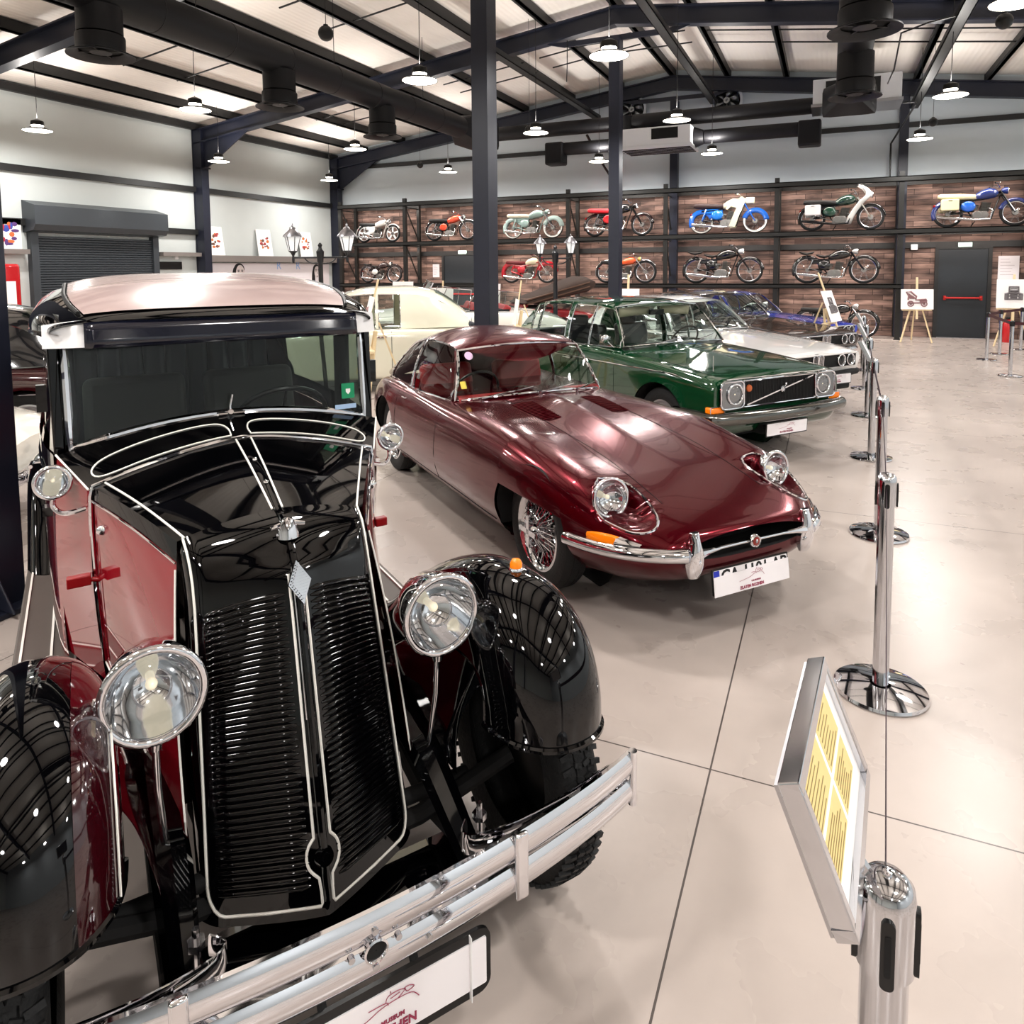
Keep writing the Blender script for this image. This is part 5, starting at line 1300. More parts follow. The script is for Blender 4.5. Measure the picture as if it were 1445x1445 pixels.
    if skirt:   # enclosed legshield / deep front cowl of the cream and blue machines
        m_ = MB(); SK = mat('cowl', skirt, .2, coat=1)
        for s_ in (-1, 1):
            T = Matrix(((1, 0, 0, 0), (0, 0, -1, s_*.13*S), (0, 1, 0, 0), (0, 0, 0, 1)))
            poly = [(.84, .82), (.72, .45), (.64, .14), (.52, .14), (.60, .42), (.66, .62), (.56, .66), (.50, .58), (.46, .60), (.50, .72), (.62, .80), (.76, .90)]
            m_.prism([(x*WB, zz*S) for x, zz in poly], .02, T)
        m_.build('leg_shield', SK, B)
        m_ = MB(); m_.box(P(.90, .80), (.22*S, .17*S, .16*S)); m_.build('headlight_nacelle', SK, B, bev=.03, bseg=3)
    m_ = MB(); m_.tube([P(.42, .14, .05), P(.36, -.0+.01, .16)], .012, 6); m_.build('kick_stand', CHROME2, B)
    return B
Z2, Z1 = 2.645, 1.335
G2 = 'motorcycles on the upper tier of the rack'; G1 = 'motorcycles on the lower tier of the rack'
bike('small white sports moped with five-spoke wheels at the left end of the upper tier', -13.93, -12.84, Z2, '#eceae6', fend='#e6e4e0', style='scrambler', cast=True, tankstyle='box', group=G2, frame='#e8e6e2', R_=.28)
bike('orange-red motorcycle with black bench seat on the upper tier, left of the tall column', -11.3, -10.13, Z2, '#d2401f', fend='chrome', group=G2, headl='#1a1a1a', tankstyle='box')
bike('pale grey-green touring motorcycle with whitewall tyres on the upper tier', -8.61, -7.36, Z2, '#8fa8a2', fend='#9db2ad', seat='#c9c3b0', style='deep', whitewall=True, group=G2, headl='#8fa8a2', frame='#7e9691')
bike('black motorcycle with red seat and tail on the upper tier behind the far column', -6.09, -4.75, Z2, '#0d0d0f', side='#c01c22', fend='#1a0a0b', seat='#c3202a', style='classic', group=G2, headl='#0d0d0f')
bike('bright blue and cream motorcycle with large leg shields on the upper tier', -3.14, -1.79, Z2, '#d8d0b4', side='#1b74d0', fend='#1c62c4', seat='#2a1716', style='deep', group=G2, skirt='#ddd4b4', whitewall=True)
bike('dark green police-style motorcycle with white fairing and white pannier', -.43, .88, Z2, '#16352a', side='#16402f', fend='#151515', seat='#0b0b0b', group=G2, fairing='#f2f1ec', pannier='#f3f2ef', style='road', exhaust=FRAMEB)
bike('blue motorcycle with cream panniers and cream seat at the right end of the upper tier', 2.5, 3.82, Z2, '#1d2f6e', side='#1b5fc8', fend='#1c2a66', seat='#d9cfa6', pannier='#e6dbb0', group=G2, style='classic', headl='#1d2f6e')
bike('dark maroon vintage motorcycle at the left end of the lower tier', -13.82, -12.81, Z1, '#2a1214', side='#d9d7d2', fend='#221011', style='classic', group=G1, seatstyle='saddle', frame='#221011')
bike('red moped with cream tank panel on the lower tier beside the tall column', -8.68, -7.55, Z1, '#d9d2b2', side='#b01424', fend='#a81322', seat='#5a0d14', style='deep', group=G1, frame='#a81322', headl='#a81322')
bike('orange off-road motorcycle with high fenders on the lower tier behind the far column', -5.74, -4.65, Z1, '#e2551d', side='#151515', fend='chrome', style='scrambler', group=G1, headl='#d8b35c', R_=.33)
bike('black vintage motorcycle with sprung saddle on the lower tier, under the blue and cream one', -3.27, -1.91, Z1, '#0c0c0d', fend='#0c0c0d', style='classic', group=G1, seatstyle='saddle', R_=.34)
bike('black vintage motorcycle with rear rack saddle on the lower tier, under the white-faired one', -.51, .77, Z1, '#101011', fend='#0e0e10', style='classic', group=G1, seatstyle='saddle', R_=.34, headl='#b9b9b9')
bike('black motorcycle on the floor under the rack beside the display easel', -.45, .80, 0, '#0f0f10', fend='#101010', style='classic', y=19.55, R_=.34, group='motorcycles on the floor', headl='#9a9a9a')
bike('black motorcycle on the floor under the rack, half hidden by the blue coupe', -2.6, -1.3, 0, '#121214', fend='#101010', style='classic', y=19.6, R_=.33, seatstyle='saddle', group='motorcycles on the floor')

for z in (2.49, 1.20, 3.72):
    for x0, x1 in zip(POSTX, POSTX[1:]):
        if z == 1.20 and x0 > 1.4: continue
        l = bpy.data.lights.new('shelf_light', 'AREA'); l.shape = 'RECTANGLE'; l.size = 2.2; l.size_y = .04; l.energy = SHELFW; l.color = (1, .87, .78)
        o = bpy.data.objects.new('shelf_light', l); COL.objects.link(o); o.location = ((x0+x1)/2, RY0+.22, z); o.rotation_euler = (R(25), 0, 0)
# ================= HANGING LAMPS, DUCTS, PLANT =================
def rz_(x): return rafter_top(x)+.2
LAMPSHADE = mat('lamp_shade_dark', '#17140f', .4)
LAMPGLOW = mat('lamp_glow', '#fff6e6', .5, emit=14)
LAMPX = (-14.05, -9.92, -5.5, -2.67, 1.72, 5.9); LAMPY = (18.05, 13.7, 9.2, 4.75, .3, -4.1)
ROWN = ('row nearest the back wall', 'row above the middle of the hall', 'row nearest the viewer')
lamp0 = thing('pendant_lamp', '', 'lamp', (0, 0, 0))
m_ = MB(); m_.lathe([(.262, 0), (.25, .012), (.20, .035), (.13, .062), (.105, .075)], 32); m_.build('lamp_shade', LAMPSHADE, lamp0, solid=.004)
m_ = MB(); m_.lathe([(.25, .002), (.12, -.004), (.001, -.006)], 32); m_.build('diffuser', LAMPGLOW, lamp0)
m_ = MB(); m_.lathe([(.10, .072), (.10, .105)], 24); m_.build('glow_ring', LAMPGLOW, lamp0)
m_ = MB(); m_.lathe([(.11, .10), (.115, .12), (.11, .18), (.06, .205), (.02, .22), (.001, .225)], 24); m_.build('lamp_cap', LAMPSHADE, lamp0)
CORDM = mat('cord_black', '#141414', .6)
kk = 0
cords = {}
def cord(par, x, z0, r=.006):
    L_ = rz_(x)-z0
    k = round(L_, 3)
    m_ = MB(); m_.tube([(0, 0, z0-par.location.z), (.006, .002, z0-par.location.z+L_*.5), (0, 0, z0-par.location.z+L_)], r, 6); m_.build('cord', CORDM, par)
ORD = ('first', 'second', 'third', 'fourth', 'fifth', 'sixth')
for ri, y in enumerate(LAMPY):
    for ci, x in enumerate(LAMPX):
        z = 4.5
        vis = ri < 3 and ci < 5
        lab = ('dark-shaded pendant lamp, %s from the left in the %s' % (ORD[ci], ROWN[ri])) if vis else 'dark-shaded pendant lamp hanging beyond the edge of the view'
        o = lamp0 if kk == 0 else dup(lamp0)
        kk += 1
        o.location = (x, y, z); o['label'] = lab; o['group'] = 'pendant lamps under the roof'
lamp_all = [o for o in bpy.data.objects if o.get('category') == 'lamp']
for o in lamp_all: cord(o, o.location.x, o.location.z+.22)
for o in lamp_all:
    l = bpy.data.lights.new('lamp_light', 'AREA'); l.shape = 'DISK'; l.size = .46; l.energy = LAMPW; l.color = (1, .97, .945)
    q = bpy.data.objects.new('lamp_light', l); COL.objects.link(q); q.location = (o.location.x, o.location.y, o.location.z-.02)
    l = bpy.data.lights.new('lamp_uplight', 'AREA'); l.shape = 'DISK'; l.size = .24; l.energy = UPW; l.color = (1, .95, .9)
    q = bpy.data.objects.new('lamp_uplight', l); COL.objects.link(q); q.location = (o.location.x, o.location.y, o.location.z+.24); q.rotation_euler = (pi, 0, 0)
# black ball speakers on wires
for (p, lab) in (((-5.58, 7.18, 4.6), 'black ball hanging on a wire left of the tall column'), ((-10.8, 18.0, 4.75), 'small black ball hanging before the left end of the back wall'), ((1.9, 17.5, 4.75), 'small black ball hanging on a wire above the red-barred door'), ((1.79, 10.18, 4.6), 'black ball hanging under the roof near the right edge'), ((-5.85, 14.2, 4.68), 'black ball hanging just beyond the tall column')):
    b = thing('hanging_ball', lab, 'speaker', p, 0, 'black balls hanging from the roof')
    m_ = MB(); m_.sph((0, 0, 0), .092, 20); m_.lathe([(.03, .085), (.03, .1), (.001, .105)], 14); m_.build('ball', BLACKPL, b)
    cord(b, p[0], p[2]+.1, .004)
# round air ducts
def outlet(par, x, y, z0, z1):
    m_ = MB(); m_.lathe([(.25, z0), (.25, z1+.22)], 32, Matrix.Translation((x, y, 0))); m_.lathe([(.265, z1+.2), (.27, z1+.18), (.265, z1+.02), (.30, z1+.01), (.37, z1-.02), (.37, z1-.035), (.28, z1-.01), (.24, z1+.03)], 32, Matrix.Translation((x, y, 0)))
    o_ = m_.build('outlet', DUCT, par)
    m_ = MB(); m_.lathe([(.26, z1+.05), (.001, z1+.05)], 24, Matrix.Translation((x, y, 0))); m_.m(1); m_.lathe([(.12, z1+.005), (.10, z1+.0), (.001, z1-.0)], 20, Matrix.Translation((x, y, 0)))
    for a in range(4): m_.beam((x, y, z1+.02), (x+.26*cos(a*pi/2+.5), y+.26*sin(a*pi/2+.5), z1+.02), .02, .01)
    m_.build('diffuser', [MATTEBLACK, DARKGREY], o_)
d = thing('air_duct', 'big round black air duct with three drop outlets along the left side of the roof', 'duct', (0, 0, 0))
m_ = MB(); m_.cyl((-8, -5, 5.08), (-8, 15.1, 5.08), .25, n=36)
for y in [-4+1.2*k for k in range(16)]: m_.lathe([(.25, -.01), (.257, 0), (.25, .01)], 36, axis_T((-8, y, 5.08), (0, 1, 0)))
m_.build('duct_tube', DUCT, d)
m_ = MB(); m_.loft([[(-8+.25*cos(t), 15.1, 5.08+.25*sin(t)) for t in [2*pi*k/24 for k in range(24)]], [(-8+.34*max(-1, min(1, 1.35*cos(t))), 15.5, 5.08+.34*max(-1, min(1, 1.35*sin(t)))) for t in [2*pi*k/24 for k in range(24)]], [(-8+.34*max(-1, min(1, 1.35*cos(t))), 16.6, 5.08+.34*max(-1, min(1, 1.35*sin(t)))) for t in [2*pi*k/24 for k in range(24)]]], True); m_.build('duct_box', DUCT, d)
for y in (6.05, 9.1, 11.95, 3.0, 0): outlet(d, -8, y, 4.9, 4.37)
m_ = MB()
for y in (1, 4.5, 7.5, 10.5, 13.5): m_.tube([(-8, y, 5.3), (-8, y, rz_(-8))], .006, 5)
m_.build('hanger_wires', CORDM, d)
d = thing('air_duct', 'round black air duct with drop outlets running towards the white cooling unit on the right', 'duct', (0, 0, 0))
m_ = MB(); m_.cyl((.28, 2, 5.1), (.28, 15.4, 5.1), .25, n=36); m_.build('duct_tube', DUCT, d)
m_ = MB(); m_.loft([[(.28+.25*cos(t), 15.4, 5.1+.25*sin(t)) for t in [2*pi*k/24 for k in range(24)]], [(.28+.5*max(-1, min(1, 1.35*cos(t))), 16.3, 5.1+.3*max(-1, min(1, 1.35*sin(t)))) for t in [2*pi*k/24 for k in range(24)]]], True); m_.build('duct_box', DUCT, d)
for y in (8.72, 12.0, 5.5): outlet(d, .28, y, 4.9, 4.30)
# white cooling units, their side ducts
UNIT = mat('unit_white', '#e9ecef', .35)
d = thing('cooling_unit', 'white ceiling cooling unit with louvred underside, below the roof ridge', 'cooling unit', (-4.0, 18.3, 4.9))
m_ = MB(); m_.bx(-.85, .85, -.45, .55, -.12, .32); m_.build('casing', UNIT, d, bev=.01)
m_ = MB(); m_.bx(-.88, .88, -.48, .58, -.2, -.12); gr = m_.build('grille_frame', UNIT, d, smooth=0)
m_ = MB()
for k in range(5): m_.bx(-.84, .84, -.42+.2*k, -.34+.2*k, -.215, -.195)
m_.build('grille_slots', MATTEBLACK, gr, smooth=0)
m_ = MB(); m_.bx(-.1, .55, -.46, -.44, .02, .28); m_.build('inlet', MATTEBLACK, d, smooth=0)
def side_duct(lab, x0, x1, y, z, end):
    d = thing('side_duct', lab, 'duct', (0, 0, 0))
    m_ = MB(); m_.cyl((x0, y, z), (x1, y, z), .17, n=28); m_.build('duct_tube', DUCT, d)
    s_ = 1 if x0 > x1 else -1
    m_ = MB(); m_.cyl((x0+s_*.02, y, z), (x0+s_*.25, y, z), .17, .26, n=28); m_.build('duct_cone', DUCT, d)
    m_ = MB(); m_.bx(min(x1, x1-s_*.5), max(x1, x1-s_*.5), y-.25, y+.2, z-.42, z+.17); m_.build('outlet_box', DUCT, d, bev=.05, bseg=3)
side_duct('black duct reaching left from the louvred cooling unit to a square outlet', -5.1, -6.55, 18.42, 4.95, 0)
side_duct('black duct reaching right from the louvred cooling unit to a square outlet', -2.9, -.75, 18.42, 4.98, 0)
d = thing('cooling_unit', 'long flat white cooling unit at the end of the right-hand round duct', 'cooling unit', (.43, 17.6, 5.35))
m_ = MB(); m_.bx(-.85, .85, -.5, .5, -.1, .42); m_.build('casing', UNIT, d, bev=.01)
m_ = MB(); m_.bx(-.6, .45, -.54, -.5, .02, .36); m_.build('inlet', DARKGREY, d, smooth=0)
m_ = MB(); m_.bx(-.88, .88, -.53, .53, -.16, -.1); m_.build('drip_tray', ALU, d, smooth=0)
d = thing('long_duct', 'long horizontal black duct across the top of the back wall', 'duct', (0, 18.7, 5.55))
m_ = MB(); m_.cyl((-9.2, 0, 0), (-.3, 0, 0), .19, n=28); m_.build('duct_tube', DUCT, d)
for x in (-5.0,):
    m_ = MB(); m_.cyl((x, -.02, .14), (x, -.02, -.35), .27, n=28); m_.build('duct_elbow', DUCT, d)
for lab, x in (('round silver wall fan behind the far column', -5.2), ('round silver wall fan right of the roof ridge', -2.62)):
    f_ = thing('wall_fan', lab, 'fan', (x, YB-.12, 6.2), 0, 'wall fans')
    T = axis_T((0, 0, 0), (0, -1, 0))
    m_ = MB(); m_.lathe([(.40, -.1), (.42, .06), (.36, .08), (.33, -.08)], 36, T); m_.build('fan_ring', mat('fan_ring_silver', '#c3cad0', .3), f_)
    m_ = MB()
    for k in range(6):
        a = 2*pi*k/6; m_.add([T @ Vector(p) for p in ((.07*cos(a), .07*sin(a), .02), (.32*cos(a-.15), .32*sin(a-.15), -.02), (.32*cos(a+.5), .32*sin(a+.5), .04), (.07*cos(a+.9), .07*sin(a+.9), .05))], [(0, 1, 2, 3)])
    m_.lathe([(.09, .03), (.08, .07), (.001, .08)], 20, T); m_.build('fan_blades', mat('fan_steel', '#8f9396', .3, metal=1), f_, solid=.004)
    m_ = MB(); m_.lathe([(.34, -.07), (.001, -.07)], 24, T); m_.build('fan_back', MATTEBLACK, f_)
# pipes and cables
for lab, pts, r in (('black conduit pipe dropping down the back wall right of the square outlet', [(-6.0, 18.6, 5.3), (-5.9, 19.9, 4.62), (-5.75, 20.2, 4.3), (-5.75, 20.2, 3.9)], .035),
                    ('black conduit pipe down the back wall left of the right-hand post', [(1.05, 17.7, 5.25), (1.6, 18.0, 5.3), (1.62, 18.0, 5.25), (1.30, 20.1, 4.75), (1.30, 20.1, 3.9)], .022),
                    ('black cable bending under the roof beside the right-hand round duct', [(1.66, 13.0, 5.55), (1.3, 13.0, 5.5), (.95, 13.2, 5.45), (.95, 14.5, 5.2), (1.0, 16.9, 5.5)], .014),
                    ('black cable hanging from the rafter left of the far column', [(-5.0, 14.2, 6.4), (-5.02, 14.25, 5.9), (-5.05, 14.3, 5.6)], .010)):
    m_ = MB(); m_.tube(pts, r, 8); tag(m_.build('conduit_pipe', BLACKPL), lab, 'pipe')

# ================= BARRIER POSTS, FRAMED NOTICES =================
def stanchion(x, y, label, slots=True):
    t = thing('barrier_post', label, 'barrier post', (x, y, 0), 0, 'chrome barrier posts')
    m_ = MB(); m_.lathe([(.001, 0), (.178, 0), (.182, .006), (.178, .018), (.12, .028), (.04, .034)], 56); m_.build('base', CHROME, t)
    m_ = MB(); m_.lathe([(.0315, .03), (.0315, .82)], 40); m_.build('pole', CHROME2, t)
    m_ = MB(); m_.lathe([(.038, .80), (.038, .90), (.035, .918), (.026, .928), (.010, .931), (.001, .931)], 40); c_ = m_.build('cap', CHROME2, t)
    m_ = MB(); m_.lathe([(.007, .930), (.006, .935), (.001, .936)], 14); m_.build('cap_screw', CHROME, c_)
    for a in (-90, 0, 90, 180):
        T = Matrix.Rotation(R(a), 4, 'Z'); m_ = MB(); m_.prism(rrect(.018, .10, .008), .006, T @ axis_T((.0365, 0, .845), (1, 0, 0))); m_.m(1)
        m_.prism(rrect(.008, .06, .003), .001, T @ axis_T((.0425, 0, .845), (1, 0, 0))); m_.build('belt_slot', [BLACKPL, MATTEBLACK], t, smooth=0)
    return t
PA, PB = (.094, 1.07), (.236, 3.253)
st = [(PA, 'nearest chrome barrier post, cut off by the bottom edge and holding a framed notice'), (PB, 'second chrome barrier post, with broad polished base on the open floor'), ((.34, 5.22), 'third chrome barrier post, just past the front of the maroon coupe'), ((.393, 7.322), 'fourth chrome barrier post, level with the green saloon and carrying a frame'), ((.45, 9.4), 'fifth chrome barrier post, level with the white coupe'), ((.50, 11.45), 'sixth chrome barrier post, level with the brown coupe and carrying a frame'), ((.55, 13.5), 'seventh chrome barrier post, farthest in the row beside the cars')]
for (x, y), lab in st: stanchion(x, y, lab)
BELT = mat('belt_purple', '#2a1426', .6)
for i in range(len(st)-1):
    (x0, y0), (x1, y1) = st[i][0], st[i+1][0]
    d_ = Vector((x1-x0, y1-y0, 0)).normalized()*.042
    m_ = MB(); m_.beam((x0+d_.x, y0+d_.y, .855), (x1-d_.x, y1-d_.y, .855), .0012, .048)
    tag(m_.build('barrier_belt', BELT, smooth=0), 'dark belt stretched between the %s and %s chrome posts' % (ORD[i] if i else 'nearest', ('second', 'third', 'fourth', 'fifth', 'sixth', 'seventh')[i]), 'belt', 'belts between the barrier posts')
YEL = mat('notice_yellow', '#e2cd8e', .6, noise=.06, nscale=30)
GREYTXT = mat('notice_text', '#8a7645', .7)
def notice(label, p1, p2, p3, p4, post, detail=True):
    """framed A4 notice; p1 near-bottom, p2 far-bottom, p3 far-top, p4 near-top (world)"""
    p1, p2, p3, p4 = map(Vector, (p1, p2, p3, p4))
    c = (p1+p2+p3+p4)/4; ax = ((p2+p3)-(p1+p4)).normalized(); n = ax.cross((p4-p1)).normalized()
    if n.x < 0: n = -n
    ay = n.cross(ax)
    w = ((p2-p1).length+(p3-p4).length)/2; h = ((p4-p1).length+(p3-p2).length)/2
    t = thing('framed_notice', label, 'framed notice', tuple(c)); 
    T = Matrix(((ax.x, ay.x, n.x, 0), (ax.y, ay.y, n.y, 0), (ax.z, ay.z, n.z, 0), (0, 0, 0, 1)))
    m_ = MB(); b_ = .016
    for x0, x1, y0, y1 in ((-w/2, w/2, -h/2, -h/2+b_), (-w/2, w/2, h/2-b_, h/2), (-w/2, -w/2+b_, -h/2+b_, h/2-b_), (w/2-b_, w/2, -h/2+b_, h/2-b_)):
        m_.bx(x0, x1, y0, y1, -.028, 0, T)
    m_.build('frame', CHROME2, t, smooth=0, bev=.002)
    m_ = MB(); m_.bx(-w/2+.004, w/2-.004, -h/2+.004, h/2-.004, -.034, -.028, T); m_.build('back_panel', ALU, t, smooth=0)
    m_ = MB(); m_.bx(-w/2+b_, w/2-b_, -h/2+b_, h/2-b_, -.012, -.010, T); pp = m_.build('paper', PAPER, t, smooth=0)
    if detail:
        W2, H2 = w-2*b_, h-2*b_
        for x0, x1, y0, y1 in ((-.46, -.02, .03, .42), (.02, .40, .03, .42), (-.46, -.02, -.34, -.02), (.02, .40, -.34, -.02)):
            m_ = MB(); m_.bx(x0*W2, x1*W2, y0*H2, y1*H2, -.010, -.0096, T); m_.build('yellow_panel', YEL, pp, smooth=0)
            m_ = MB()
            for k in range(7):
                yy = y1-.05-(y1-y0-.08)*k/6
                m_.bx((x0+.03)*W2, (x0+.03+(x1-x0-.06)*random.uniform(.6, 1))*W2, yy*H2-.001, yy*H2+.001, -.0096, -.0093, T)
            m_.build('text_lines', GREYTXT, pp, smooth=0)
    m_ = MB(); m_.tube([T @ Vector((0, -h/2+.03, -.03))]+[Vector((post[0], post[1], .89))-c], .01, 8); m_.build('bracket', CHROME2, t)
    return t
notice('chrome-framed notice with yellow text panels on the nearest barrier post', (.052, .894, .962), (.084, 1.222, .962), (.004, 1.25, 1.141), (-.018, .921, 1.141), PA)
for i, lab in ((3, 'chrome-framed notice on the fourth barrier post'), (4, 'chrome-framed notice on the fifth barrier post'), (5, 'chrome-framed notice on the sixth barrier post')):
    x, y = st[i][0]
    notice(lab, (x-.03, y-.17, .93), (x-.01, y+.16, .93), (x-.10, y+.17, 1.11), (x-.12, y-.16, 1.11), (x, y), False)
# rope barrier at the right by the door
ROPE = mat('rope_maroon', '#3a1118', .7)
RP = [((2.722, 15.756), 'chrome rope post nearest the red-barred door'), ((2.669, 13.568), 'chrome rope post closest to the viewer at the right edge'), ((3.12, 16.84), 'chrome rope post in front of the right-hand easel'), ((3.67, 17.83), 'farthest chrome rope post, beside the fire extinguisher')]
for (x, y), lab in RP:
    t = thing('rope_post', lab, 'barrier post', (x, y, 0), 0, 'rope posts by the door')
    m_ = MB(); m_.lathe([(.001, 0), (.165, 0), (.17, .008), (.16, .02), (.04, .03)], 40); m_.build('base', CHROME, t)
    m_ = MB(); m_.lathe([(.03, .03), (.03, .84)], 24); m_.build('pole', CHROME2, t)
    m_ = MB(); m_.lathe([(.036, .80), (.036, .875), (.02, .89), (.001, .89)], 24); m_.build('cap', BLACKPL, t)
for a, b, lab in ((0, 1, 'dark maroon belt running towards the viewer between two rope posts'), (0, 2, 'dark maroon belt in front of the right-hand easel'), (1, None, 'dark maroon belt leaving the right edge'), (2, 3, 'dark maroon belt ending beside the fire extinguisher')):
    p0 = Vector((*RP[a][0], .845)); p1 = Vector((*RP[b][0], .845)) if b is not None else Vector((4.6, 13.0, .845))
    m_ = MB(); m_.beam(p0, p1, .004, .05); tag(m_.build('rope_belt', ROPE, smooth=0), lab, 'belt', 'belts of the rope barrier')
t = thing('fire_extinguisher', 'red fire extinguisher on the floor right of the door', 'fire extinguisher', (3.75, 19.5, 0))
m_ = MB(); m_.lathe([(.09, 0), (.10, .02), (.10, .42), (.07, .50), (.03, .52)], 24); m_.build('cylinder', mat('extinguisher_red', '#c0161b', .25, coat=.5), t)
m_ = MB(); m_.lathe([(.03, .52), (.035, .56), (.02, .58)], 16); m_.box((.04, 0, .58), (.14, .03, .02)); m_.tube([(.03, 0, .56), (.11, 0, .5), (.115, 0, .2)], .012, 8); m_.build('valve_and_hose', BLACKPL, t)
# ================= EASELS AND PICTURES =================
SEPIA = mat('sepia_ink', '#8d6a6c', .7); GREYINK = mat('grey_ink', '#6b6668', .7); SOFTINK = mat('soft_grey_ink', '#b5acb0', .7)
def drawing(par, T, w, h, kind, ink=SEPIA):
    m_ = MB(); k = min(w, h*1.4)
    L_ = lambda pts, r=.006: m_.tube([T @ Vector((x*k, y*k, .002)) for x, y in pts], r*k*2.2, 4)
    circ = lambda cx, cy, r, q=.006: L_([(cx+r*cos(2*pi*i/16), cy+r*sin(2*pi*i/16)) for i in range(17)], q)
    if kind == 'side':
        for cx, r in ((-.2, .09), (.22, .09)): circ(cx, -.16, r, .009); circ(cx, -.16, r*.3); [L_([(cx, -.16), (cx+r*cos(a), -.16+r*sin(a))], .003) for a in [pi*i/4 for i in range(8)]]
        L_([(-.3, -.12), (-.1, -.13), (.1, -.13), (.3, -.08)], .012); L_([(-.28, -.02), (-.26, .12), (-.34, .26), (-.2, .27), (-.02, .10), (-.04, -.02), (.08, -.02), (.28, .0), (.3, -.08)], .014)
        for q in range(5): L_([(-.3+.04*q, .22-.03*q), (-.2+.04*q, .02)], .012)
        for q in range(5): L_([(.08, -.03-.02*q), (.28, -.02-.02*q)], .010)
    else:
        for cx in (-.2, .2): L_([(cx, -.2), (cx, -.02)], .03); circ(cx*.62, -.03, .045, .012)
        L_([(-.26, -.19), (.26, -.19)], .012); L_([(-.26, -.02), (-.12, .02), (.12, .02), (.26, -.02)], .016)
        L_([(-.13, .02), (-.13, .24), (.13, .24), (.13, .02)], .014)
        for q in range(6): L_([(-.1, -.14+.03*q), (.1, -.14+.03*q)], .010)
        L_([(-.1, .1), (.1, .1)], .02); L_([(-.1, .18), (.1, .18)], .008)
    m_.build('drawing', ink, par)
def easel(label, x, y, rz, plabel, w=.66, h=.46, zb=.77, kind='side', ink=SEPIA, H_=1.5, lean=8):
    t = thing('easel', label, 'easel', (x, y, 0), rz, 'pale wooden easels')
    for sx in (-1, 1):
        m_ = MB(); m_.beam((sx*.32, -.10, .01), (sx*.05, .06, 1.05), .035, .02); m_.build('leg', WOOD, t, smooth=0)
    m_ = MB(); m_.beam((0, .52, .01), (0, .10, 1.15), .03, .02); m_.build('leg', WOOD, t, smooth=0)
    m_ = MB(); m_.beam((0, -.02-math.tan(R(lean))*(zb+h/2-.55)*1, .55), (0, -.02+math.tan(R(lean))*(H_-zb-h/2), H_), .045, .02); m_.build('mast', WOOD, t, smooth=0)
    m_ = MB(); m_.bx(-.30, .30, -.06, .02, zb-.03, zb-.005); m_.build('ledge', WOOD, t, smooth=0)
    p = thing('poster_board', plabel, 'poster', (x, y, 0), rz, 'posters on easels')
    T = Matrix.Translation((0, -.045, zb+h/2)) @ Matrix.Rotation(R(90-lean), 4, 'X')
    m_ = MB(); m_.prism([(-w/2, -h/2), (w/2, -h/2), (w/2, h/2), (-w/2, h/2)], .006, T, -.003); m_.build('board', PAPER, p, smooth=0)
    if kind: drawing(p, T @ Matrix.Translation((0, 0, .004)), w, h, kind, ink)
    return t
easel('pale wooden easel left of the red-barred door', 1.84, 18.75, R(4), 'white poster with a sepia vintage car, on the easel left of the door')
easel('pale wooden easel at the right edge before the cladding', 3.62, 18.4, R(-8), 'white poster with a grey front view of an old car, at the right edge', .62, .62, .84, 'front', GREYINK, 1.56)
easel('pale wooden easel seen edge-on before the brown coupe', .0, 13.35, R(74), 'poster seen almost edge-on on the easel beside the brown coupe', .6, .55, .82, 'front', GREYINK, 1.66, 20)
easel('pale wooden easel seen edge-on between the vintage saloon and the maroon coupe', -4.95, 7.05, R(-50), 'poster seen edge-on on the easel behind the vintage saloon', .62, .62, .85, 'side', SEPIA, 1.66, 14)
easel('pale wooden easel behind the cream rounded saloon', -11.0, 17.3, R(10), 'white poster standing behind the cream saloon', .62, .5, .93, None, SEPIA, 1.45)
easel('pale wooden easel left of the open windscreen', -9.9, 17.6, R(6), 'white poster left of the open car windscreen', .66, .5, .75, 'side', SOFTINK, 1.45)
easel('pale wooden easel just left of the tall column', -8.3, 17.4, R(4), 'white poster with a faint car, just left of the tall column', .55, .55, .82, 'side', SOFTINK, 1.5)
easel('pale wooden easel leaning before the folded soft top', -4.9, 11.35, R(-60), 'poster seen edge-on beside the folded soft top', .5, .45, .8, None, SEPIA, 1.57)
easel('pale wooden easel rising behind the green saloon roof', -4.05, 15.5, R(5), 'white poster just showing above the green saloon roof', .5, .45, .86, None, SEPIA, 1.62)
# notices and pictures on the back wall
for lab, x, z, w, h in (('white notice on the back wall beside the left door', -11.65, 1.72, .24, .42), ('white notice on the cladding right of the red-barred door', 3.87, 1.70, .42, .56)):
    t = thing('wall_notice', lab, 'notice', (x, YB-.04, z)); m_ = MB(); m_.bx(-w/2, w/2, -.012, 0, -h/2, h/2); m_.build('sheet', mat('notice_paper', '#ded9dc', .6), t, smooth=0)
    m_ = MB()
    for k in range(6): m_.bx(-w*.4, w*random.uniform(.0, .4), -.014, -.012, h*.36-k*h*.13-.006, h*.36-k*h*.13+.006)
    m_.build('text_lines', SOFTINK, t, smooth=0)
t = MB(); t.bx(1.82, 1.97, YB-.12, YB-.03, 2.15, 2.29); tag(t.build('junction_box', WHITEPL, bev=.01), 'small white junction box on the back wall left of the door', 'junction box')
t = MB(); t.bx(XL+.0, XL+.09, 13.52, 13.62, 2.08, 2.24); tag(t.build('wall_switch', WHITEPL, bev=.01), 'small white switch box on the left wall beside the column', 'switch box')
t = MB(); t.bx(XL+.0, XL+.06, 13.05, 13.75, 1.82, 2.02); tag(t.build('wall_vent', BLACKPL, bev=.01), 'small black panel on the left wall right of the shutter', 'vent panel')
INKS = [mat('ink_orange', '#c9703a', .6), mat('ink_red', '#a83a3a', .6), mat('ink_brown', '#6b4a3a', .6)]
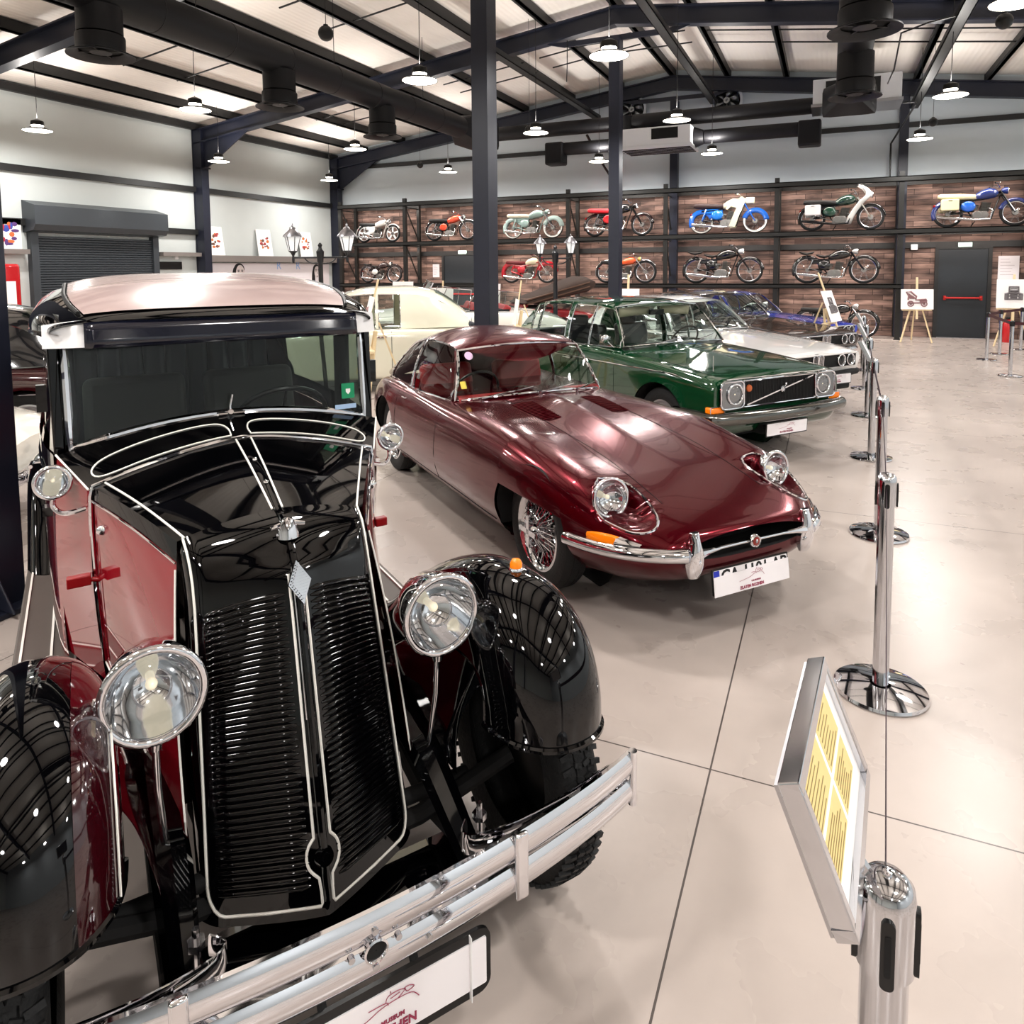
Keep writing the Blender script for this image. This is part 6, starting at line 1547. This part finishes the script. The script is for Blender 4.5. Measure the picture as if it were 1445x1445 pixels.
for k, (lab, y) in enumerate((('white card with an orange drawing on the left wall shelf by the column', 14.85), ('white card with a red drawing in the middle of the left wall shelf', 16.75), ('white card on the left wall shelf behind the street lamp', 18.6))):
    t = thing('picture_card', lab, 'picture', (XL+.14, y, 2.2), 0, 'cards on the left wall shelf')
    T = Matrix.Rotation(R(-8), 4, 'Y'); m_ = MB(); m_.bx(-.005, .005, -.30, .30, 0, .80, T); m_.build('card', PAPER, t, smooth=0)
    m_ = MB()
    random.seed(k+3)
    for q in range(14):
        a, b = random.uniform(-.16, .16), random.uniform(.22, .6)
        m_.m(q % 3).sph(T @ Vector((.008, a, b)), (.004, random.uniform(.02, .07), random.uniform(.02, .06)), 8)
    m_.build('drawing', INKS, t)
t = thing('framed_picture', 'small coloured framed picture on the left wall beyond the shutter', 'picture', (XL+.1, 9.3, 2.26))
m_ = MB(); m_.bx(-.02, .02, -.4, .35, 0, .62); m_.build('frame', PAPER, t, smooth=0)
m_ = MB(); random.seed(5)
for q in range(22): m_.m(q % 4).sph((.022, random.uniform(-.3, .26), random.uniform(.08, .54)), (.003, random.uniform(.04, .09), random.uniform(.03, .08)), 8)
m_.build('artwork', [mat('art_blue', '#3a4aa0', .6), mat('art_orange', '#d06a3a', .6), mat('art_purple', '#5a3a78', .6), mat('art_red', '#b02a3a', .6)], t)
t = thing('red_cabinet', 'red cabinet with pale front panel beside the shutter', 'cabinet', (XL+.35, 8.95, 0))
CABR = mat('cabinet_red', '#b3161c', .25, coat=.6)
m_ = MB(); m_.bx(-.3, .3, -.32, .32, .06, 1.95); m_.build('cabinet_body', CABR, t, bev=.06, bseg=3)
m_ = MB(); m_.bx(.3, .315, -.22, .2, .9, 1.6); m_.build('front_panel', PAPER, t, bev=.01)
m_ = MB(); m_.tube([(.30, -.27, .9), (.34, -.27, 1.0), (.34, -.27, 1.3), (.30, -.27, 1.4)], .012, 6); m_.build('handle', CHROME, t)
for sx in (-1, 1):
    for sy in (-1, 1):
        m_ = MB(); m_.cyl((sx*.22, sy*.25, 0), (sx*.22, sy*.25, .07), .03, n=10); m_.build('foot', BLACKPL, t)
# portrait poster band under the left wall shelf
t = thing('portrait_banner', 'long pale banner with black-and-white portraits below the left wall shelf', 'banner', (XL+.02, 17.2, 1.35))
m_ = MB(); m_.bx(0, .02, -2.6, 2.6, -.75, .64); m_.build('sheet', mat('banner_pale', '#e3dcdf', .6), t, smooth=0)
HAIR = mat('portrait_dark', '#1a1718', .7); SKIN = mat('portrait_light', '#d8cdcb', .7); BLUEL = mat('banner_blue', '#8fb4e6', .6)
for y, s in ((-1.45, .82), (1.95, .7)):
    pf = MB(); pf.sph((.022, y, .46), (.004, .25*s, .22*s), 20); pf.sph((.022, y-.22*s, .12), (.004, .12*s, .5*s), 16); pf.sph((.022, y+.05*s, -.28), (.004, .5*s, .4*s), 16); pr_ = pf.build('portrait', HAIR, t)
    m_ = MB(); m_.sph((.026, y+.04*s, .36), (.004, .20*s, .28*s), 20); m_.build('face', SKIN, pr_)
    m_ = MB()
    for q in (-1, 1): m_.sph((.031, y+.04*s+q*.085*s, .40), (.002, .045*s, .02*s), 10); m_.sph((.031, y+.04*s+q*.085*s, .44), (.002, .06*s, .014*s), 10)
    m_.sph((.031, y+.04*s, .22), (.002, .06*s, .018*s), 10); m_.sph((.031, y+.06*s, .32), (.002, .014*s, .05*s), 8); m_.build('features', HAIR, pr_)
for y, s in ((.18, 'R'), (1.05, 'R')): text_obj('banner_letter', s, .34, BLUEL, t, (.024, y, .56), (pi/2, 0, pi/2))
# ================= STREET LAMPS =================
LANT = mat('lantern_glass', '#e9e9ea', .3, emit=.25)
IRON = mat('cast_iron', '#15161a', .4); SILV = mat('lantern_silver', '#9a989c', .3, metal=.9)
def street_lamp(label, x, y, rz, zarm, half, k=1.0):
    t = thing('street_lamp', label, 'street lamp', (x, y, 0), rz)
    m_ = MB(); m_.lathe([(.16, 0), (.16, .08), (.09, .14), (.075, .5), (.05, .55), (.045, zarm-.1), (.06, zarm-.08), (.075, zarm+.12), (.04, zarm+.16), (.03, zarm+.2), (.045, zarm+.24), (.02, zarm+.28), (.001, zarm+.29)], 20); m_.build('pole', IRON, t)
    m_ = MB(); m_.tube([(-half, 0, zarm), (half, 0, zarm)], .018, 8)
    for s in (-1, 1): m_.tube(catmull([(s*.05, 0, zarm-.12), (s*.2, 0, zarm-.1), (s*.3, 0, zarm-.02)], 4), .012, 6)
    m_.build('arm', IRON, t)
    for s in (-1, 1):
        T = Matrix.Translation((s*half, 0, zarm+.05)) @ Matrix.Scale(k, 4)
        m_ = MB(); m_.lathe([(.02, -.16), (.03, -.1), (.02, -.02), (.05, .04), (.09, .07), (.09, .085)], 14, T)
        l_ = m_.build('lantern', IRON, t)
        m_ = MB(); m_.lathe([(.085, .085), (.155, .38)], 6, T); m_.build('lantern_glass', LANT, l_, smooth=0)
        m_ = MB()
        for q in range(6): m_.tube([T @ Vector((.087*cos(pi*q/3), .087*sin(pi*q/3), .085)), T @ Vector((.158*cos(pi*q/3), .158*sin(pi*q/3), .38))], .008*k, 5)
        m_.build('lantern_bars', IRON, l_)
        m_ = MB(); m_.lathe([(.20, .37), (.19, .40), (.11, .50), (.07, .53), (.06, .56), (.02, .58), (.025, .61), (.001, .65)], 12, T); m_.build('lantern_roof', SILV, l_)
street_lamp('double street lamp with silver lanterns beside the left wall', -9.1, 11.35, R(27), 2.02, .52, .95)
street_lamp('double street lamp standing behind the maroon coupe roof', -5.35, 14.4, R(-5), 1.98, .36, .72)
# ================= OLDER CARS IN THE LEFT ROW =================
def old_sedan(name, label, col, loc, rz, kind='sedan', top=None, zr=1.50, interior=SEATDARK, chrome_side=True, segs=((-.82, -1.68), (-1.74, -2.3))):
    paint = mat('old_car_paint', col, .12, coat=1)
    B = thing(name, label, 'car', loc, rz)
    k = zr/1.5
    S_ = Shell([
     (.78, sr(.70*k, .50, .66*k, .62, .55, .42, .56, .32)), (.70, sr(.80*k, .56, .74*k, .72, .56, .38, .66, .26)),
     (.3, sr(.92*k, .62, .82*k, .80, .58, .33, .74, .22)), (-.3, sr(.96*k, .68, .86*k, .84, .60, .31, .77, .20)), (-.75, sr(1.0*k, .70, .90*k, .85, .62, .31, .77, .20)),
     (-1.7, sr(.92*k, .72, .90*k, .86, .64, .31, .77, .20)), (-2.6, sr(.93*k, .70, .88*k, .86, .62, .32, .77, .21)), (-3.1, sr(.90*k, .66, .84*k, .83, .60, .34, .75, .25)),
     (-3.55, sr(.80*k, .58, .74*k, .74, .56, .38, .66, .30)), (-3.72, sr(.68*k, .5, .64*k, .62, .54, .42, .56, .36))], )
    us_ = [-3.72+.06*i for i in range(76)]
    build_shell(B, S_, paint, [(0, .33, .37), (-2.6, .33, .36)], [u for u in us_ if u <= .78], lambda u, v, z: 1 if (-.7 < u < .7 and abs(v) < .6 and z > .6) else ((2 if v > 0 else 3) if (-1.7 < u < -.8 and abs(v) > .6 and .3 < z < .88*k) else 0), None, ('body', 'hood', 'door', 'door'))
    if kind == 'sedan':
        BC = Cabin([(-.78, .68, .93*k, .62, 1.02*k, 1.05*k), (-1.12, .70, .92*k, .53, 1.36*k, 1.42*k), (-1.5, .72, .91*k, .56, 1.39*k, 1.49*k), (-2.0, .72, .90*k, .56, 1.38*k, 1.50*k), (-2.4, .70, .90*k, .54, 1.30*k, 1.44*k), (-2.7, .66, .90*k, .50, 1.14*k, 1.28*k), (-2.95, .60, .88*k, .46, .98*k, 1.08*k)])
        cabin_parts(B, BC, paint, ((-.78, .68, .935*k), (-.62, 0, .98*k)), ((-1.12, .53, 1.36*k), (-1.04, 0, 1.42*k)), (-1.12, -2.9), segs, None, seats=interior, seat_u=-1.7, a_paint=top and mat('old_roof', top, .12, coat=1))
        m_ = MB(); m_.grid(lambda a, b: BC.roof(-2.42-.36*a, -.62+1.24*b)+Vector((-.006, 0, .008)), 8, 10); m_.build('rear_window', GLASSD, B)
    else:   # open car
        m_ = MB(); m_.bx(-2.5, -.85, -.60, .60, .80*k, .93*k); m_.build('cockpit_opening', MATTEBLACK, B, smooth=0)
        for sd in (-1, 1):
            m_ = MB(); m_.beam((-1.75, sd*.33, .75*k), (-1.92, sd*.33, 1.03*k), .5, .14, (1, 0, 0)); m_.build('front_seat', interior, B, bev=.04, bseg=3)
        m_ = MB(); m_.beam((-2.35, 0, .75*k), (-2.5, 0, .99*k), 1.15, .14, (1, 0, 0)); m_.build('rear_seat', interior, B, bev=.04, bseg=3)
        ft = [(-.80, -.60, .96*k), (-1.05, -.55, 1.40*k), (-1.0, 0, 1.45*k), (-1.05, .55, 1.40*k), (-.80, .60, .96*k), (-.70, 0, 1.0*k)]
        m_ = MB(); m_.tube(ft, .018, 8, True); wf = m_.build('windscreen_frame', CHROME, B)
        m_ = MB(); m_.add(ft, [(0, 1, 2, 5), (5, 2, 3, 4)]); m_.build('windscreen', GLASS, wf)
        for sd in (-1, 1):
            m_ = MB(); q = [(-1.1, sd*.70, .93*k), (-1.3, sd*.68, 1.32*k), (-1.75, sd*.70, 1.28*k), (-1.7, sd*.72, .93*k)]
            m_.tube(q, .012, 6, True); wf = m_.build('side_window_frame', CHROME, B); m_ = MB(); m_.add(q, [(0, 1, 2, 3)]); m_.build('side_window', GLASS, wf)
        if kind == 'softtop':
            TOP = mat('canvas_brown', '#3a2a22', .8, noise=.1)
            m_ = MB(); m_.loft([[(u-.1*abs(cos(t))**2, .68*sgn(cos(t))*abs(cos(t))**.35, z*k+h*sgn(sin(t))*abs(sin(t))**.5) for t in [2*pi*i/20 for i in range(20)]] for u, z, h in ((-1.75, 1.02, .01), (-1.9, 1.05, .06), (-2.2, 1.12, .10), (-2.6, 1.24, .13), (-3.0, 1.36, .17), (-3.3, 1.44, .19), (-3.42, 1.46, .10))], True); tp = m_.build('folded_top', TOP, B)
            m_ = MB()
            for z_, dz in ((.05, .0), (-.05, .0)): m_.loft([[(u, s_*.70, (z+z_)*k+.012*c) for s_, c in ((-1, -1), (1, -1), (1, 1), (-1, 1))] for u, z in ((-1.9, 1.05), (-2.6, 1.24), (-3.38, 1.45))], True)
            m_.build('top_bow', mat('bow_brown', '#5a3f30', .6), tp)
    for sd in (-1, 1):
        car_wheel(B, (0, sd*.70, .33), .33, .16, sd); car_wheel(B, (-2.6, sd*.70, .33), .33, .16, sd)
        round_lamp(B, (.76, sd*.52, .68*k), .095, (1, 0, 0), .08, 'headlight')
        m_ = MB(); m_.sph((-3.66, sd*.57, .62*k), (.05, .06, .10), 14); m_.build('tail_lamp', REDLENS, B)
        if chrome_side:
            m_ = MB(); m_.tube([(u, sd*(S_.sidev(u, .66*k)+.004), .66*k) for u in [.3-.15*q for q in range(24)]], .008, 6); m_.build('side_moulding', CHROME, B)
        m_ = MB(); m_.box((-1.58, sd*.865, .80*k), (.14, .03, .025)); m_.build('door_handle', CHROME, B, bev=.006)
        panel_line(B, [(-1.72, sd*(S_.sidev(-1.72, z*k)+.002), z*k) for z in (.34, .5, .65, .78, .87)], .004)
    bumper_bar(B, .86, .74, .46, .10, .3)
    rb = bumper_bar(B, .86, .74, .46, .10, .3); 
    rb.location = (-2.94, 0, 0); rb.rotation_euler = (0, 0, pi)
    for sd in (-1, 1):
        m_ = MB(); m_.sph((-3.86, sd*.34, .46), (.05, .04, .10), 12); m_.build('overrider', CHROME, B)
    plate(B, (-3.70, 0, .62*k), .52, .11, (-1, 0, .05), text=True)
    m_ = MB(); m_.grid(lambda a, b: Vector((.79, -.30+.6*a, .42+.26*b)), 4, 4); m_.build('grille', CHROME2, B, solid=.02)
    m_ = MB(); m_.bx(-3.4, .4, -.5, .5, .18, .26); m_.build('underbody', MATTEBLACK, B, smooth=0)
    return B
H = R(217)
old_sedan('rounded_saloon', 'cream rounded saloon seen from behind, between the vintage saloon and the maroon coupe', '#dcd8c4', (-7.6, 8.3, 0), H, zr=1.53, chrome_side=False, segs=((-.82, -1.5), (-1.55, -1.86)))
old_sedan('convertible', 'white open convertible with chrome windscreen and red seats, left of the tall column', '#f0eee6', (-7.9, 11.4, 0), H, 'open', zr=1.62, interior=SEATRED)
old_sedan('vintage_tourer', 'red vintage tourer with brown folded soft top, right of the tall column', '#9c1822', (-8.1, 14.2, 0), H, 'softtop', zr=1.45, interior=SEATRED)
old_sedan('dark_saloon', 'dark maroon saloon with black roof behind the left-hand post', '#2c0509', (-9.4, 3.3, 0), H, zr=1.47, top='#101012')
old_sedan('cream_saloon', 'cream saloon with its tail beside the running board of the vintage car', '#f1ece0', (-7.98, .87, 0), H, zr=1.44)
# ================= CAMERA, LIGHT =================
cam = bpy.data.cameras.new('camera'); co = bpy.data.objects.new('camera', cam); COL.objects.link(co)
FPX, PYX = 1012.0, 457.0
cam.sensor_fit = 'HORIZONTAL'; cam.sensor_width = 36; cam.lens = FPX/1445*36
cam.shift_y = -(722.5-PYX)/1445
cam.clip_start = .05; cam.clip_end = 200
yaw, pit, rol = R(23.86), R(4.43), R(-.46)
# world to camera (x right, y down, z forward)
Ry = Matrix(((cos(yaw), sin(yaw), 0), (-sin(yaw), cos(yaw), 0), (0, 0, 1)))
base = Matrix(((1, 0, 0), (0, 0, -1), (0, 1, 0)))
Rx = Matrix(((1, 0, 0), (0, cos(pit), -sin(pit)), (0, sin(pit), cos(pit))))
Rr = Matrix(((cos(rol), -sin(rol), 0), (sin(rol), cos(rol), 0), (0, 0, 1)))
Wc = Rr @ Rx @ base @ Ry
flip = Matrix(((1, 0, 0), (0, -1, 0), (0, 0, -1)))
co.matrix_world = Matrix.Translation((0, 0, 1.78)) @ ((flip @ Wc).transposed()).to_4x4()
bpy.context.scene.camera = co

wd = bpy.data.worlds.new('world'); bpy.context.scene.world = wd; wd.use_nodes = True
nt = wd.node_tree; bg = nt.nodes['Background']
bg.inputs[0].default_value = (1.0, .96, .92, 1); bg.inputs[1].default_value = WORLD
sc = bpy.context.scene
sc.view_settings.view_transform = 'Standard'
sc.view_settings.look = 'None'
sc.view_settings.exposure = EXPO
sc.cycles.max_bounces = 10; sc.cycles.diffuse_bounces = 4; sc.cycles.glossy_bounces = 6; sc.cycles.transparent_max_bounces = 24
sc.cycles.caustics_reflective = False; sc.cycles.caustics_refractive = False
sc.cycles.sample_clamp_indirect = 6

# wall washers under the middle rail of the left wall
for y in (-4, 0, 4, 7.6, 11.4, 15.2, 17.6, 19.2):
    l = bpy.data.lights.new('wall_washer', 'SPOT'); l.energy = WASHW; l.spot_size = R(100); l.spot_blend = .8; l.color = (1, .93, .84); l.shadow_soft_size = .06
    o = bpy.data.objects.new('wall_washer', l); COL.objects.link(o); o.location = (XL+.55, y, 3.75); o.rotation_euler = (0, R(-22), 0)
